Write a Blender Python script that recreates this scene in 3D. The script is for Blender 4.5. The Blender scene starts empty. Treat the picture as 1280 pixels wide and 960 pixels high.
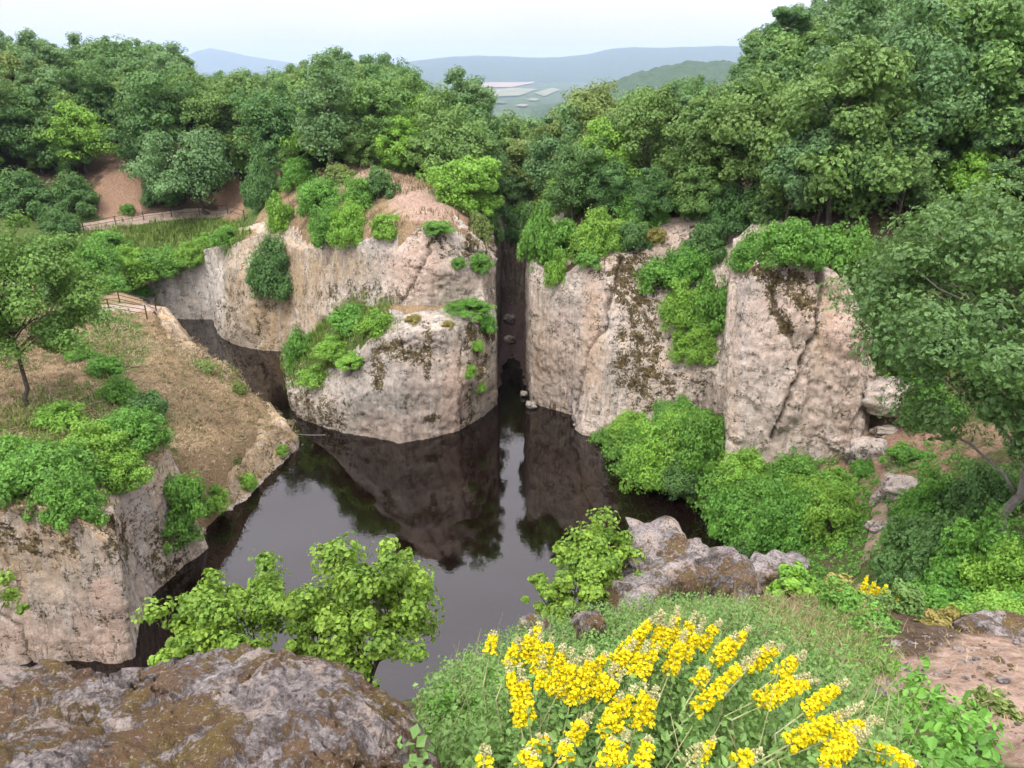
import bpy, math, random
import numpy as np
from mathutils import Vector
from mathutils.bvhtree import BVHTree

# ------------------------------------------------------------------ camera
SC = bpy.context.scene
COL = SC.collection
CAM_H = 26.0                      # metres above the lake
FPX, PITCH = 931.0, math.atan(400 / 931.0)
cd = bpy.data.cameras.new('camera')
cd.sensor_width = 36.0
cd.lens = FPX / 1280 * 36.0
cd.clip_start = 0.1
cd.clip_end = 60000
cam = bpy.data.objects.new('camera', cd)
COL.objects.link(cam)
cam.location = (0, 0, CAM_H)
cam.rotation_euler = (math.pi / 2 - PITCH, 0, 0)
SC.camera = cam

# ------------------------------------------------------------------ overcast sky
SUN_EL, SUN_AZ = math.radians(58), math.radians(205)     # azimuth clockwise from the view direction
wd = bpy.data.worlds.new('World')
SC.world = wd
wd.use_nodes = True
wt = wd.node_tree
for n in list(wt.nodes):
    wt.nodes.remove(n)
def wn(t, **kw):
    n = wt.nodes.new(t)
    for k, v in kw.items():
        setattr(n, k, v)
    return n
w_out = wn('ShaderNodeOutputWorld')
w_bg = wn('ShaderNodeBackground')
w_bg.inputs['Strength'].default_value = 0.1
w_sky = wn('ShaderNodeTexSky', sky_type='NISHITA', sun_disc=False, sun_elevation=SUN_EL, sun_rotation=SUN_AZ,
           air_density=1.0, dust_density=3.0, ozone_density=1.0)
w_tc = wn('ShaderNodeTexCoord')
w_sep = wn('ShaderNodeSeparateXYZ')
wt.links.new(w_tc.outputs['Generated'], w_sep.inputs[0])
# cloud deck: overcast gradient, overhead brightness raised to lift the light on the ground
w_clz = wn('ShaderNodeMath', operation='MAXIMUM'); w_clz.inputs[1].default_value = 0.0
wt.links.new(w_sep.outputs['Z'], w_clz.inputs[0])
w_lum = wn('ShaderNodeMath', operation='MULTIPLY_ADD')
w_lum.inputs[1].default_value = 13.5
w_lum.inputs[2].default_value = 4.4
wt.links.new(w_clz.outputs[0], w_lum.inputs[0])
w_map = wn('ShaderNodeMapping'); w_map.inputs['Scale'].default_value = (1.6, 1.6, 7.0)
wt.links.new(w_tc.outputs['Generated'], w_map.inputs[0])
w_no = wn('ShaderNodeTexNoise'); w_no.inputs['Scale'].default_value = 2.6; w_no.inputs['Detail'].default_value = 6
wt.links.new(w_map.outputs[0], w_no.inputs['Vector'])
w_rmp = wn('ShaderNodeMapRange')
w_rmp.inputs['From Min'].default_value = 0.32; w_rmp.inputs['From Max'].default_value = 0.68
w_rmp.inputs['To Min'].default_value = 0.93; w_rmp.inputs['To Max'].default_value = 1.06
wt.links.new(w_no.outputs['Fac'], w_rmp.inputs['Value'])
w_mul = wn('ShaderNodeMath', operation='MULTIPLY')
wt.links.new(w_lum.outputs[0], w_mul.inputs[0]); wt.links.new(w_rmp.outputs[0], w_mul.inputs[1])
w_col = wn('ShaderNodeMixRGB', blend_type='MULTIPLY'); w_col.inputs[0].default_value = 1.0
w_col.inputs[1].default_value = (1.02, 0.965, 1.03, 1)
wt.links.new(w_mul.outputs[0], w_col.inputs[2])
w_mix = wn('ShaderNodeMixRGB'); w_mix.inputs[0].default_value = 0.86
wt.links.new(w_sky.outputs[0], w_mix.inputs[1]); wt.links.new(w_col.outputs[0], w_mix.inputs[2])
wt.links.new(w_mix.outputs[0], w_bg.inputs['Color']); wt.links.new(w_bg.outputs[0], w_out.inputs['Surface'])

sd_ = bpy.data.lights.new('sun', 'SUN')
sd_.energy = 1.4
sd_.angle = math.radians(25)
sd_.color = (1.0, 0.96, 0.9)
sun = bpy.data.objects.new('sun', sd_)
COL.objects.link(sun)
sdir = Vector((math.sin(SUN_AZ) * math.cos(SUN_EL), math.cos(SUN_AZ) * math.cos(SUN_EL), math.sin(SUN_EL)))
sun.rotation_euler = sdir.to_track_quat('Z', 'Y').to_euler()
sun.location = (0, -20, 80)

SC.view_settings.view_transform = 'Standard'
SC.view_settings.look = 'None'
SC.view_settings.exposure = 1.2
SC.view_settings.gamma = 1.0
SC.view_settings.use_curve_mapping = False
SC.cycles.max_bounces = 6
SC.cycles.diffuse_bounces = 2
SC.cycles.glossy_bounces = 3
SC.cycles.transmission_bounces = 4
SC.cycles.volume_bounces = 0
SC.cycles.use_denoising = True
SC.cycles.denoising_prefilter = 'FAST'
SC.cycles.use_adaptive_sampling = True
SC.cycles.adaptive_threshold = 0.02

# ------------------------------------------------------------------ helpers: rays, noise, meshes
CP, SP = math.cos(PITCH), math.sin(PITCH)
def ray(px, py):
    u, v = (px - 640) / FPX, (py - 480) / FPX
    return u, CP - v * SP, -(SP + v * CP)            # x, y, z per unit of depth
def W(px, py, z):
    x, y, d = ray(px, py)
    t = (z - CAM_H) / d
    return np.array((x * t, y * t, z))
def F(px, py, f):
    x, y, d = ray(px, py)
    t = f / y
    return np.array((x * t, f, CAM_H + d * t))
def D(px, py, depth):
    x, y, d = ray(px, py)
    return np.array((x * depth, y * depth, CAM_H + d * depth))
def proj(P):
    P = np.asarray(P, float)
    y, z = P[..., 1], P[..., 2] - CAM_H
    dep = np.maximum(y * CP - z * SP, 1e-3)
    v = -(z * CP + y * SP) / dep
    return P[..., 0] / dep * FPX + 640, v * FPX + 480

def _hash(i, j, k, s):
    h = (i * 374761393 + j * 668265263 + k * 1274126177 + s * 974711) & 0xffffffff
    h = ((h ^ (h >> 13)) * 1103515245) & 0xffffffff
    h = (h ^ (h >> 16)) & 0xffffffff
    return h / 4294967295.0
def vnoise(p, s=0):
    p = np.asarray(p, float)
    f = np.floor(p); r = p - f; i = f.astype(np.int64)
    r = r * r * r * (r * (r * 6 - 15) + 10)
    out = 0
    for dx in (0, 1):
        wx = r[..., 0] if dx else 1 - r[..., 0]
        for dy in (0, 1):
            wy = r[..., 1] if dy else 1 - r[..., 1]
            for dz in (0, 1):
                wz = r[..., 2] if dz else 1 - r[..., 2]
                out = out + wx * wy * wz * _hash(i[..., 0] + dx, i[..., 1] + dy, i[..., 2] + dz, s)
    return out * 2 - 1
def fbm(p, o=4, s=0, g=0.5):
    p = np.asarray(p, float); a, t, n = 1.0, 0.0, 0.0
    for k in range(o):
        t = t + a * vnoise(p * (2.03 ** k) + 17.3 * k, s + k); n += a; a *= g
    return t / n

def worley(p, s=0):
    """nearest jittered cell: returns (offset from its centre, cell random, second-nearest minus nearest)"""
    p = np.asarray(p, float); f = np.floor(p).astype(np.int64)
    best = np.full(p.shape[:-1], 9.0); sec = best.copy(); off = np.zeros_like(p); rn = np.zeros(p.shape[:-1])
    for dx in (-1, 0, 1):
        for dy in (-1, 0, 1):
            for dz in (-1, 0, 1):
                i, j, k = f[..., 0] + dx, f[..., 1] + dy, f[..., 2] + dz
                c = np.stack([i + _hash(i, j, k, s), j + _hash(i, j, k, s + 1), k + _hash(i, j, k, s + 2)], -1)
                o = p - c; d = np.sqrt((o * o).sum(-1))
                m = d < best
                sec = np.where(m, best, np.minimum(sec, d))
                best = np.where(m, d, best); off = np.where(m[..., None], o, off); rn = np.where(m, _hash(i, j, k, s + 3), rn)
    return off, rn, sec - best
def facets(p, s=0):
    """broken-rock relief: every cell a tilted plane"""
    w = 0.25 * np.stack([fbm(p, 2, s + 30), fbm(p + 9, 2, s + 31), fbm(p + 5, 2, s + 32)], -1)
    o, r, e = worley(p + w, s)
    a = r * 6.283; t = np.stack([np.cos(a), np.sin(a * 1.7), np.sin(a * 2.3)], -1)
    return (o * t).sum(-1) * 0.9 + (r - 0.5) * 0.5, e

def mesh_np(name, V, Fc, mats, smooth=False, attrs=None, matidx=None, loc=None):
    """V (n,3), Fc (m,3) or (m,4) index array -> linked mesh object with its origin at loc"""
    V = np.asarray(V, np.float32)
    if loc is not None:
        V = V - np.asarray(loc, np.float32)
    Fc = np.asarray(Fc, np.int32)
    me = bpy.data.meshes.new(name)
    n, k = Fc.shape
    me.vertices.add(len(V)); me.vertices.foreach_set('co', V.ravel())
    me.loops.add(n * k); me.loops.foreach_set('vertex_index', Fc.ravel())
    me.polygons.add(n)
    me.polygons.foreach_set('loop_start', np.arange(0, n * k, k, dtype=np.int32))
    if smooth:
        me.polygons.foreach_set('use_smooth', np.ones(n, bool))
    else:
        me.polygons.foreach_set('use_smooth', np.zeros(n, bool))
    for m in (mats if isinstance(mats, (list, tuple)) else [mats]):
        me.materials.append(m)
    if matidx is not None:
        me.polygons.foreach_set('material_index', np.asarray(matidx, np.int32))
    for a, val in (attrs or {}).items():
        at = me.attributes.new(a, 'FLOAT', 'POINT')
        at.data.foreach_set('value', np.asarray(val, np.float32))
    me.update(calc_edges=True)
    return me
def link(name, me, parent=None, loc=None):
    o = bpy.data.objects.new(name, me)
    COL.objects.link(o)
    if parent is not None:
        o.parent = parent
    if loc is not None:
        o.location = [float(v) for v in loc]
    return o
def tag(o, label=None, cat=None, group=None, kind=None):
    if label: o['label'] = label
    if cat: o['category'] = cat
    if group: o['group'] = group
    if kind: o['kind'] = kind
    return o
def grid_faces(n, m):
    i = np.arange(n - 1)[:, None] * m + np.arange(m - 1)[None, :]
    return np.stack([i, i + 1, i + m + 1, i + m], -1).reshape(-1, 4)

# ------------------------------------------------------------------ materials
def mat_new(name):
    m = bpy.data.materials.new(name); m.use_nodes = True
    nt = m.node_tree
    for n in list(nt.nodes): nt.nodes.remove(n)
    return m, nt
class NB:
    """small node builder"""
    def __init__(s, name):
        s.m, s.t = mat_new(name)
        s.out = s.t.nodes.new('ShaderNodeOutputMaterial')
        s._geo = None
    def n(s, t, ins=None, **kw):
        nd = s.t.nodes.new(t)
        for k, v in kw.items(): setattr(nd, k, v)
        for k, v in (ins or {}).items(): s.set(nd.inputs[k], v)
        return nd
    def set(s, sock, v):
        if hasattr(v, 'is_linked') or isinstance(v, bpy.types.NodeSocket): s.t.links.new(v, sock)
        else: sock.default_value = v
    def pos(s):
        if s._geo is None: s._geo = s.n('ShaderNodeNewGeometry')
        return s._geo.outputs['Position']
    def mapped(s, scale, rot=(0, 0, 0), loc=(0, 0, 0)):
        return s.n('ShaderNodeMapping', {'Vector': s.pos(), 'Scale': scale, 'Rotation': rot, 'Location': loc}).outputs[0]
    def noise(s, scale, detail=4, rough=0.55, vec=None, dist=0.0):
        return s.n('ShaderNodeTexNoise', {'Vector': vec or s.pos(), 'Scale': scale, 'Detail': detail, 'Roughness': rough, 'Distortion': dist}).outputs['Fac']
    def vor(s, scale, vec=None, feature='F1', out='Distance'):
        return s.n('ShaderNodeTexVoronoi', {'Vector': vec or s.pos(), 'Scale': scale}, feature=feature).outputs[out]
    def rng(s, v, a, b, c=0.0, d=1.0):
        return s.n('ShaderNodeMapRange', {'Value': v, 'From Min': a, 'From Max': b, 'To Min': c, 'To Max': d}).outputs[0]
    def math(s, op, a, b=0.0, c=0.0):
        nd = s.n('ShaderNodeMath', operation=op)
        s.set(nd.inputs[0], a); s.set(nd.inputs[1], b); s.set(nd.inputs[2], c)
        return nd.outputs[0]
    def mix(s, f, a, b, mode='MIX'):
        nd = s.n('ShaderNodeMixRGB', blend_type=mode)
        s.set(nd.inputs[0], f)
        for q, v in ((1, a), (2, b)):
            s.set(nd.inputs[q], (v[0], v[1], v[2], 1) if isinstance(v, tuple) and len(v) == 3 else v)
        return nd.outputs[0]
    def attr(s, name, typ='GEOMETRY'):
        return s.n('ShaderNodeAttribute', attribute_name=name, attribute_type=typ).outputs['Fac']
    def bump(s, h, strength=0.5, dist=0.1, nrm=None):
        nd = s.n('ShaderNodeBump', {'Height': h, 'Strength': strength, 'Distance': dist})
        if nrm is not None: s.set(nd.inputs['Normal'], nrm)
        return nd.outputs[0]
    def bsdf(s, col, rough=0.9, nrm=None, spec=0.25, **kw):
        nd = s.n('ShaderNodeBsdfPrincipled', {'Roughness': rough, 'Specular IOR Level': spec})
        s.set(nd.inputs['Base Color'], (col[0], col[1], col[2], 1) if isinstance(col, tuple) and len(col) == 3 else col)
        if nrm is not None: s.set(nd.inputs['Normal'], nrm)
        for k, v in kw.items(): s.set(nd.inputs[k], v)
        return nd.outputs[0]
    def done(s, sh):
        s.t.links.new(sh, s.out.inputs['Surface']); return s.m

def rock_mat(name, pale, mid, warm, sc=1.0, grain=1.0):
    b = NB(name)
    n1 = b.noise(0.3 * sc, 7, 0.65)
    c = b.mix(b.rng(n1, 0.42, 0.58), pale, mid)
    fine = b.noise(4.5 * sc, 8, 0.75)
    blot = b.noise(1.1 * sc, 9, 0.72)
    sp = b.noise(15.0 * sc, 4, 0.75)
    # rain streaks of several colours
    st = b.noise(1.0, 6, 0.7, vec=b.mapped((1.6 * sc, 1.6 * sc, 0.07 * sc)))
    st2 = b.noise(1.0, 6, 0.75, vec=b.mapped((4.2 * sc, 4.2 * sc, 0.16 * sc), loc=(3, 8, 1)))
    st3 = b.noise(1.0, 5, 0.7, vec=b.mapped((3.0 * sc, 3.0 * sc, 0.09 * sc), loc=(9, 1, 4)))
    c = b.mix(b.rng(st, 0.47, 0.56, 0, 0.75), c, warm)
    c = b.mix(b.rng(blot, 0.50, 0.60, 0, 0.45), c, (0.24, 0.22, 0.195))
    c = b.mix(b.rng(st2, 0.51, 0.58, 0, 0.7), c, (0.16, 0.14, 0.12))
    c = b.mix(b.rng(st3, 0.53, 0.60, 0, 0.75), c, (0.53, 0.485, 0.43))
    g = b.math('MULTIPLY', b.attr('grey'), b.rng(blot, 0.36, 0.56))
    c = b.mix(g, c, b.mix(b.rng(fine, 0.3, 0.7), (0.17, 0.165, 0.15), (0.35, 0.335, 0.31)))
    c = b.mix(b.math('MULTIPLY', b.attr('ochre'), b.rng(st, 0.4, 0.58, 0.35, 1.0)), c, b.mix(b.rng(fine, 0.4, 0.6), (0.27, 0.18, 0.085), (0.43, 0.31, 0.165)))
    c = b.mix(b.math('MULTIPLY', b.attr('pink'), b.rng(fine, 0.35, 0.6, 0.5, 0.95)), c, (0.44, 0.31, 0.24))
    c = b.mix(b.math('MULTIPLY', b.attr('white'), b.rng(st2, 0.3, 0.6, 0.3, 1)), c, (0.55, 0.51, 0.465))
    # pits and grains
    c = b.mix(b.rng(fine, 0.54, 0.64, 0, 0.45), c, (0.125, 0.105, 0.085))
    c = b.mix(b.rng(fine, 0.47, 0.39, 0, 0.5), c, (0.52, 0.455, 0.38))
    c = b.mix(b.rng(sp, 0.55, 0.65, 0, 0.5), c, (0.12, 0.10, 0.085))
    c = b.mix(b.rng(sp, 0.46, 0.38, 0, 0.45), c, (0.55, 0.49, 0.42))
    # hairline joints: thin contour lines of stretched noise, level bedding and upright splits
    j1 = b.noise(1.0, 5, 0.6, vec=b.mapped((0.22 * sc, 0.22 * sc, 0.9 * sc), rot=(0.12, 0.08, 0)))
    j2 = b.noise(1.0, 5, 0.6, vec=b.mapped((0.55 * sc, 0.55 * sc, 0.10 * sc), loc=(5, 2, 7)))
    l1 = b.rng(b.math('ABSOLUTE', b.math('SUBTRACT', j1, 0.5)), 0.0015, 0.006, 1, 0)
    l2 = b.rng(b.math('ABSOLUTE', b.math('SUBTRACT', j2, 0.47)), 0.001, 0.0045, 1, 0)
    ln = b.math('MULTIPLY', b.math('MAXIMUM', l1, l2), b.rng(blot, 0.40, 0.55))
    c = b.mix(b.math('MULTIPLY', ln, 0.7), c, (0.085, 0.065, 0.05))
    mo = b.math('ADD', b.attr('moss'), b.rng(blot, 0.42, 0.58, -0.6, 0.3))
    mo = b.math('ADD', mo, b.rng(b.noise(6 * sc, 7, 0.78), 0.4, 0.6, -0.55, 0.45))
    mossc = b.mix(b.rng(fine, 0.42, 0.58), (0.03, 0.024, 0.014), (0.125, 0.095, 0.04))
    c = b.mix(b.rng(mo, 0.30, 0.5), c, mossc)
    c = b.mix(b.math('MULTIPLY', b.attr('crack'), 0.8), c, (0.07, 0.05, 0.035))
    h = b.math('ADD', b.math('MULTIPLY', fine, 1.0), b.math('MULTIPLY', sp, 0.35))
    h = b.math('ADD', h, b.math('MULTIPLY', b.noise(1.0, 5, 0.65, vec=b.mapped((5 * sc, 5 * sc, 0.5 * sc), rot=(0, 0.2, 0))), 0.5))
    h = b.math('SUBTRACT', h, b.math('MULTIPLY', ln, 0.6))
    nrm = b.bump(h, 1.0 * grain, 0.075 / sc)
    return b.done(b.bsdf(c, 0.93, nrm, 0.12))

M_ROCK = rock_mat('tuff_rock', (0.44, 0.39, 0.325), (0.36, 0.315, 0.26), (0.40, 0.31, 0.22))
M_ROCK2 = rock_mat('pink_tuff_rock', (0.46, 0.39, 0.325), (0.40, 0.33, 0.27), (0.44, 0.33, 0.245))
M_ROCKL = rock_mat('bank_rock', (0.43, 0.37, 0.30), (0.35, 0.295, 0.235), (0.38, 0.28, 0.21))
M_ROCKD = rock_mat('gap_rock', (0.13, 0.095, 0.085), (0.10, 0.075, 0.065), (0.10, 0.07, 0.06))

def ground_mat():
    b = NB('ground_soil')
    n = b.noise(0.8, 6, 0.65); f = b.rng(b.noise(6.0, 7, 0.75), 0.38, 0.62)
    soil = b.mix(f, (0.045, 0.032, 0.021), (0.13, 0.092, 0.06))
    dry = b.mix(b.rng(b.noise(9, 6, 0.75), 0.38, 0.62), (0.14, 0.095, 0.05), (0.35, 0.26, 0.155))
    grass = b.mix(f, (0.045, 0.075, 0.02), (0.11, 0.15, 0.04))
    pink = b.mix(b.rng(b.noise(5, 8, 0.75), 0.4, 0.6), (0.21, 0.14, 0.098), (0.40, 0.29, 0.225))
    red = b.mix(f, (0.17, 0.10, 0.065), (0.36, 0.24, 0.165))
    far = b.mix(b.noise(0.02, 8, 0.7), (0.035, 0.06, 0.022), (0.06, 0.095, 0.035))
    c = soil
    for a, k in (('dry', dry), ('grass', grass), ('red', red), ('pink', pink)):
        m = b.rng(b.math('ADD', b.attr(a), b.rng(n, 0.3, 0.7, -0.3, 0.3)), 0.35, 0.65)
        c = b.mix(m, c, k)
    c = b.mix(b.attr('far'), c, far)
    return b.done(b.bsdf(c, 0.95, b.bump(b.math('ADD', f, b.noise(22, 3, 0.7)), 0.6, 0.06), 0.1))
M_GROUND = ground_mat()

def simple_mat(name, a, c2, scale=4.0, rough=0.9, bump=0.3, dist=0.03, spec=0.2):
    b = NB(name)
    n = b.noise(scale, 6, 0.65)
    return b.done(b.bsdf(b.mix(b.rng(n, 0.3, 0.7), a, c2), rough, b.bump(n, bump, dist), spec))
M_PATH = simple_mat('trodden_path', (0.23, 0.175, 0.135), (0.33, 0.26, 0.21), 3.0)
M_BARK = simple_mat('bark', (0.045, 0.035, 0.028), (0.12, 0.10, 0.085), 6.0, bump=0.8)
M_BARKP = simple_mat('pale_bark', (0.16, 0.14, 0.12), (0.34, 0.31, 0.28), 6.0, bump=0.8)
M_IRON = simple_mat('painted_iron', (0.03, 0.025, 0.022), (0.06, 0.045, 0.035), 9.0, 0.6)
M_CABLE = simple_mat('steel_cable', (0.25, 0.25, 0.25), (0.4, 0.4, 0.4), 9.0, 0.4)

def water_mat():
    b = NB('dark_water')
    rip = b.noise(1.0, 3, 0.5, vec=b.mapped((2.2, 3.6, 1)))
    rip2 = b.noise(0.25, 2, 0.5)
    nrm = b.bump(b.math('MULTIPLY', rip, b.rng(rip2, 0.4, 0.65, 0.25, 1.0)), 0.06, 0.05)
    return b.done(b.bsdf((0.0045, 0.0022, 0.0016), 0.03, nrm, 0.5, IOR=1.62))
M_WATER = water_mat()

def leaf_mat(name, dark, light, trans=0.25, hue=0.25, alt=(0.14, 0.15, 0.03)):
    b = NB(name)
    t = b.attr('tone')
    K = 1.0 if hue == 0.0 else 1.45
    c = b.mix(t, tuple(q * K for q in dark), tuple(q * K for q in light))
    oi = b.n('ShaderNodeObjectInfo').outputs['Random']
    c = b.mix(b.math('MULTIPLY', oi, hue), c, alt)
    bs = b.bsdf(c, 0.55, None, 0.3)
    tr = b.n('ShaderNodeBsdfTranslucent')
    b.set(tr.inputs['Color'], b.mix(0.5, c, (0.20, 0.30, 0.03)))
    mx = b.n('ShaderNodeMixShader', {0: trans})
    b.t.links.new(bs, mx.inputs[1]); b.t.links.new(tr.outputs[0], mx.inputs[2])
    return b.done(mx.outputs[0])
M_LEAF_MID = leaf_mat('oak_leaves', (0.052, 0.109, 0.027), (0.144, 0.259, 0.064))
M_LEAF_DARK = leaf_mat('dark_leaves', (0.034, 0.084, 0.025), (0.094, 0.196, 0.055), hue=0.15)
M_LEAF_COOL = leaf_mat('cool_leaves', (0.046, 0.103, 0.039), (0.138, 0.245, 0.090), hue=0.15)
M_LEAF_BRIGHT = leaf_mat('bright_leaves', (0.069, 0.161, 0.022), (0.200, 0.378, 0.048), hue=0.2)
M_LEAF_OLIVE = leaf_mat('olive_leaves', (0.075, 0.113, 0.029), (0.188, 0.252, 0.069), hue=0.2)
M_LEAF_BUSH = leaf_mat('bush_leaves', (0.040, 0.116, 0.020), (0.131, 0.308, 0.043), hue=0.2)
M_LEAF_NEAR = leaf_mat('young_oak_leaves', (0.05, 0.115, 0.014), (0.215, 0.335, 0.045), trans=0.35, hue=0.1)
M_LEAF_HERB = leaf_mat('herb_leaves', (0.055, 0.120, 0.030), (0.145, 0.250, 0.065), hue=0.1)
M_LEAF_BIG = leaf_mat('broad_leaves', (0.032, 0.074, 0.020), (0.10, 0.18, 0.05), hue=0.02)
M_LEAF_LONE = leaf_mat('bank_tree_leaves', (0.045, 0.10, 0.02), (0.13, 0.235, 0.045), hue=0.02)
M_LEAF_YEL = leaf_mat('yellowing_leaves', (0.12, 0.13, 0.03), (0.27, 0.24, 0.07), hue=0.3, alt=(0.28, 0.16, 0.05))
M_STRAW = leaf_mat('dry_straw', (0.105, 0.07, 0.034), (0.385, 0.295, 0.17), trans=0.1, hue=0.0)
M_GRASS = leaf_mat('grass_blades', (0.06, 0.12, 0.02), (0.20, 0.27, 0.055), trans=0.2, hue=0.0)
M_STEM = simple_mat('plant_stem', (0.20, 0.22, 0.08), (0.42, 0.40, 0.22), 30.0)
M_FLOWER = leaf_mat('yellow_petals', (0.68, 0.52, 0.0), (0.85, 0.74, 0.012), trans=0.25, hue=0.0)
M_BUD = leaf_mat('pale_buds', (0.30, 0.30, 0.12), (0.58, 0.54, 0.30), trans=0.2, hue=0.0)

# ------------------------------------------------------------------ the lie of the land
def rbf(pts):
    pts = np.array(pts, float)
    A = np.linalg.norm(pts[:, None, :2] - pts[None, :, :2], axis=-1)
    n = len(pts)
    M = np.zeros((n + 3, n + 3)); M[:n, :n] = A
    Pm = np.c_[np.ones(n), pts[:, :2]]
    M[:n, n:] = Pm; M[n:, :n] = Pm.T
    M[:n, :n] -= 0.02 * np.eye(n)
    sol = np.linalg.solve(M, np.r_[pts[:, 2], 0, 0, 0])
    def f(x, y):
        q = np.stack([x, y], -1)
        r = 0
        for k in range(n):
            r = r + sol[k] * np.hypot(x - pts[k, 0], y - pts[k, 1])
        return r + sol[n] + sol[n + 1] * x + sol[n + 2] * y
    return f
def sdist(poly, x, y):
    """signed distance, positive inside"""
    poly = np.asarray(poly, float)[:, :2]
    d = np.full(x.shape, 1e9); ins = np.zeros(x.shape, bool)
    n = len(poly)
    for i in range(n):
        a, b_ = poly[i], poly[(i + 1) % n]
        e = b_ - a; wx, wy = x - a[0], y - a[1]
        t = np.clip((wx * e[0] + wy * e[1]) / (e @ e + 1e-12), 0, 1)
        d = np.minimum(d, np.hypot(wx - e[0] * t, wy - e[1] * t))
        c1 = (a[1] <= y) & (b_[1] > y); c2 = (b_[1] <= y) & (a[1] > y)
        cr = e[0] * wy - e[1] * wx
        ins ^= (c1 & (cr > 0)) | (c2 & (cr < 0))
    return np.where(ins, d, -d)

LAKE = [(-18.3, 27.3), (-18.9, 32), (-18.4, 36), (-17.2, 38), (-16.4, 43), (-15.6, 48.9), (-16.2, 51), (-18.2, 53.2), (-20.5, 54.2),
        (-21.8, 56.2), (-24.8, 58.2), (-28, 60.6), (-30.5, 64), (-37, 70), (-39, 78.5), (-32.6, 78.4), (-30.5, 74), (-24.8, 68.8), (-22.2, 68.6),
        (-18.2, 55.2), (-12.7, 50.2), (-8.3, 48.6), (-4.0, 50.6), (-1.3, 54.8), (-1.35, 60), (-1.2, 79), (1.6, 79), (1.35, 60), (1.6, 54.8),
        (4.8, 53), (4.5, 51.3), (5, 50), (6.5, 49.6), (7.4, 45), (8.0, 42), (12, 38.8), (12.5, 34), (11, 24), (6.4, 13.6), (3.2, 11.8), (0.9, 10.6),
        (-0.7, 7.8), (-1.5, 5.2), (-2.0, 3.9), (-3.2, 3.4), (-9, 3), (-20, 6), (-31, 16), (-27, 26.5)]
RAMP = [(-22.2, 68.6), (-18.2, 55.2), (-12.7, 50.2), (-8.3, 48.6), (-4.0, 50.6), (-1.3, 54.8), (-1.4, 57.5),
        W(612, 386, 9)[:2], W(550, 388, 9)[:2], W(490, 384, 9.3)[:2], W(440, 376, 8.6)[:2], W(400, 408, 5)[:2]]
LOWR = [(6.5, 49.6), (8.2, 53.5), (12, 56.5), (15.5, 54.5), (14.6, 49), (13.2, 41.2), (16, 40.4), (20.5, 40.4), (22, 42), (25, 42.5), (30, 41), (40, 36), (70, 20), (70, -30), (-70, -30),
        (-70, 0), (-31, 12), (-20, 4), (-9, 2.5), (1.7, 9), (3.6, 10.4), (7.4, 13), (11.4, 24), (12.9, 34), (12.4, 39), (8.3, 42.4), (7.6, 45)]
fg = [D(590, 960, 4.0), D(635, 890, 6.0), D(655, 845, 7.6), D(720, 810, 8.6), D(790, 775, 10.6), D(840, 765, 11.0), D(950, 745, 11.6), D(1050, 742, 11.8),
      D(1150, 770, 10.8), D(1250, 800, 9.4), D(1100, 900, 5.2), D(1200, 860, 6.2), D(1280, 900, 5.5), D(900, 960, 3.0), D(700, 960, 2.9), D(850, 820, 7.2), D(1000, 800, 8.0),
      (0, 0, 24.3), (-3, 0, 24.2), (3, 0, 24.2), (0, -3, 24.6), (-3, 1.4, 23.2), (-10, -2, 23), (10, -2, 22.5), (0, -25, 25), (-30, -5, 19), (30, -10, 22)]
H_MAIN = rbf([W(40, 500, 8), W(100, 385, 7), W(190, 390, 7), W(0, 440, 8.5), W(200, 440, 6.5), W(280, 490, 3.6), W(340, 528, 1.7), W(370, 546, 1.3),
              W(300, 560, 3), W(250, 520, 4.8), W(215, 560, 6.8), W(150, 600, 7), W(60, 600, 7.6), W(20, 635, 7.6), W(150, 690, 6.3), W(300, 620, 2.1),
              W(252, 640, 3.4), W(305, 470, 3.1), W(270, 453, 3.5), W(235, 424, 4.6), W(222, 402, 5.8), W(100, 470, 7.6), (-40, 40, 9.5), (-45, 25, 10), (-38, 14, 13),
              (-60, 60, 12), (-50, 76, 8), W(120, 348, 6.2), W(165, 342, 5.8), W(230, 335, 5.8), W(160, 300, 7.3), W(90, 285, 8.2), W(170, 273, 8.6), W(240, 266, 9.0), W(290, 262, 9.6),
              W(260, 295, 7.7), W(150, 245, 10.8), W(150, 215, 13.5), (-60, 112, 15.5), (-30, 112, 17.5), (-80, 130, 20), (-45, 140, 19), (-100, 90, 19), (-18, 128, 15), (-90, 60, 15),
              W(450, 215, 16.5), W(360, 235, 14), W(405, 302, 12.2), W(480, 292, 14.4), W(540, 284, 15), W(600, 308, 13.3), W(616, 328, 12.6), W(560, 240, 16), W(520, 225, 16.6),
              W(300, 302, 10.2), W(330, 290, 10.9), W(262, 312, 7.8), W(575, 270, 15.2), (-8, 84, 17), (-25, 92, 15.5), (-4, 92, 10.5), (0, 84, 9.2), (0, 110, 8), (5, 130, 6), (0, 165, -4), (-40, 175, 4), (-3.5, 66, 11.8), (-3.5, 76, 11.4),
              F(662, 332, 56), F(700, 352, 55.3), F(760, 322, 54.5), F(830, 300, 57), F(850, 268, 62), F(945, 332, 43.4), F(1040, 342, 42.5), (3.5, 66, 11.8), (3.5, 76, 11.4), (8, 66, 16.5), (10, 76, 15.5), (20, 70, 16), (24, 52, 17.5),
              (30, 48, 18), (27, 44, 13), (34, 43, 12), (40, 60, 23), (37, 95, 20.5), (27, 86, 15.5), (60, 90, 31), (22, 100, 12), (50, 125, 26), (80, 60, 36), (60, 40, 26), (12, 112, 8), (30, 150, 9), (80, 140, 30), (110, 100, 38), (45, 36, 18)])
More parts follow.
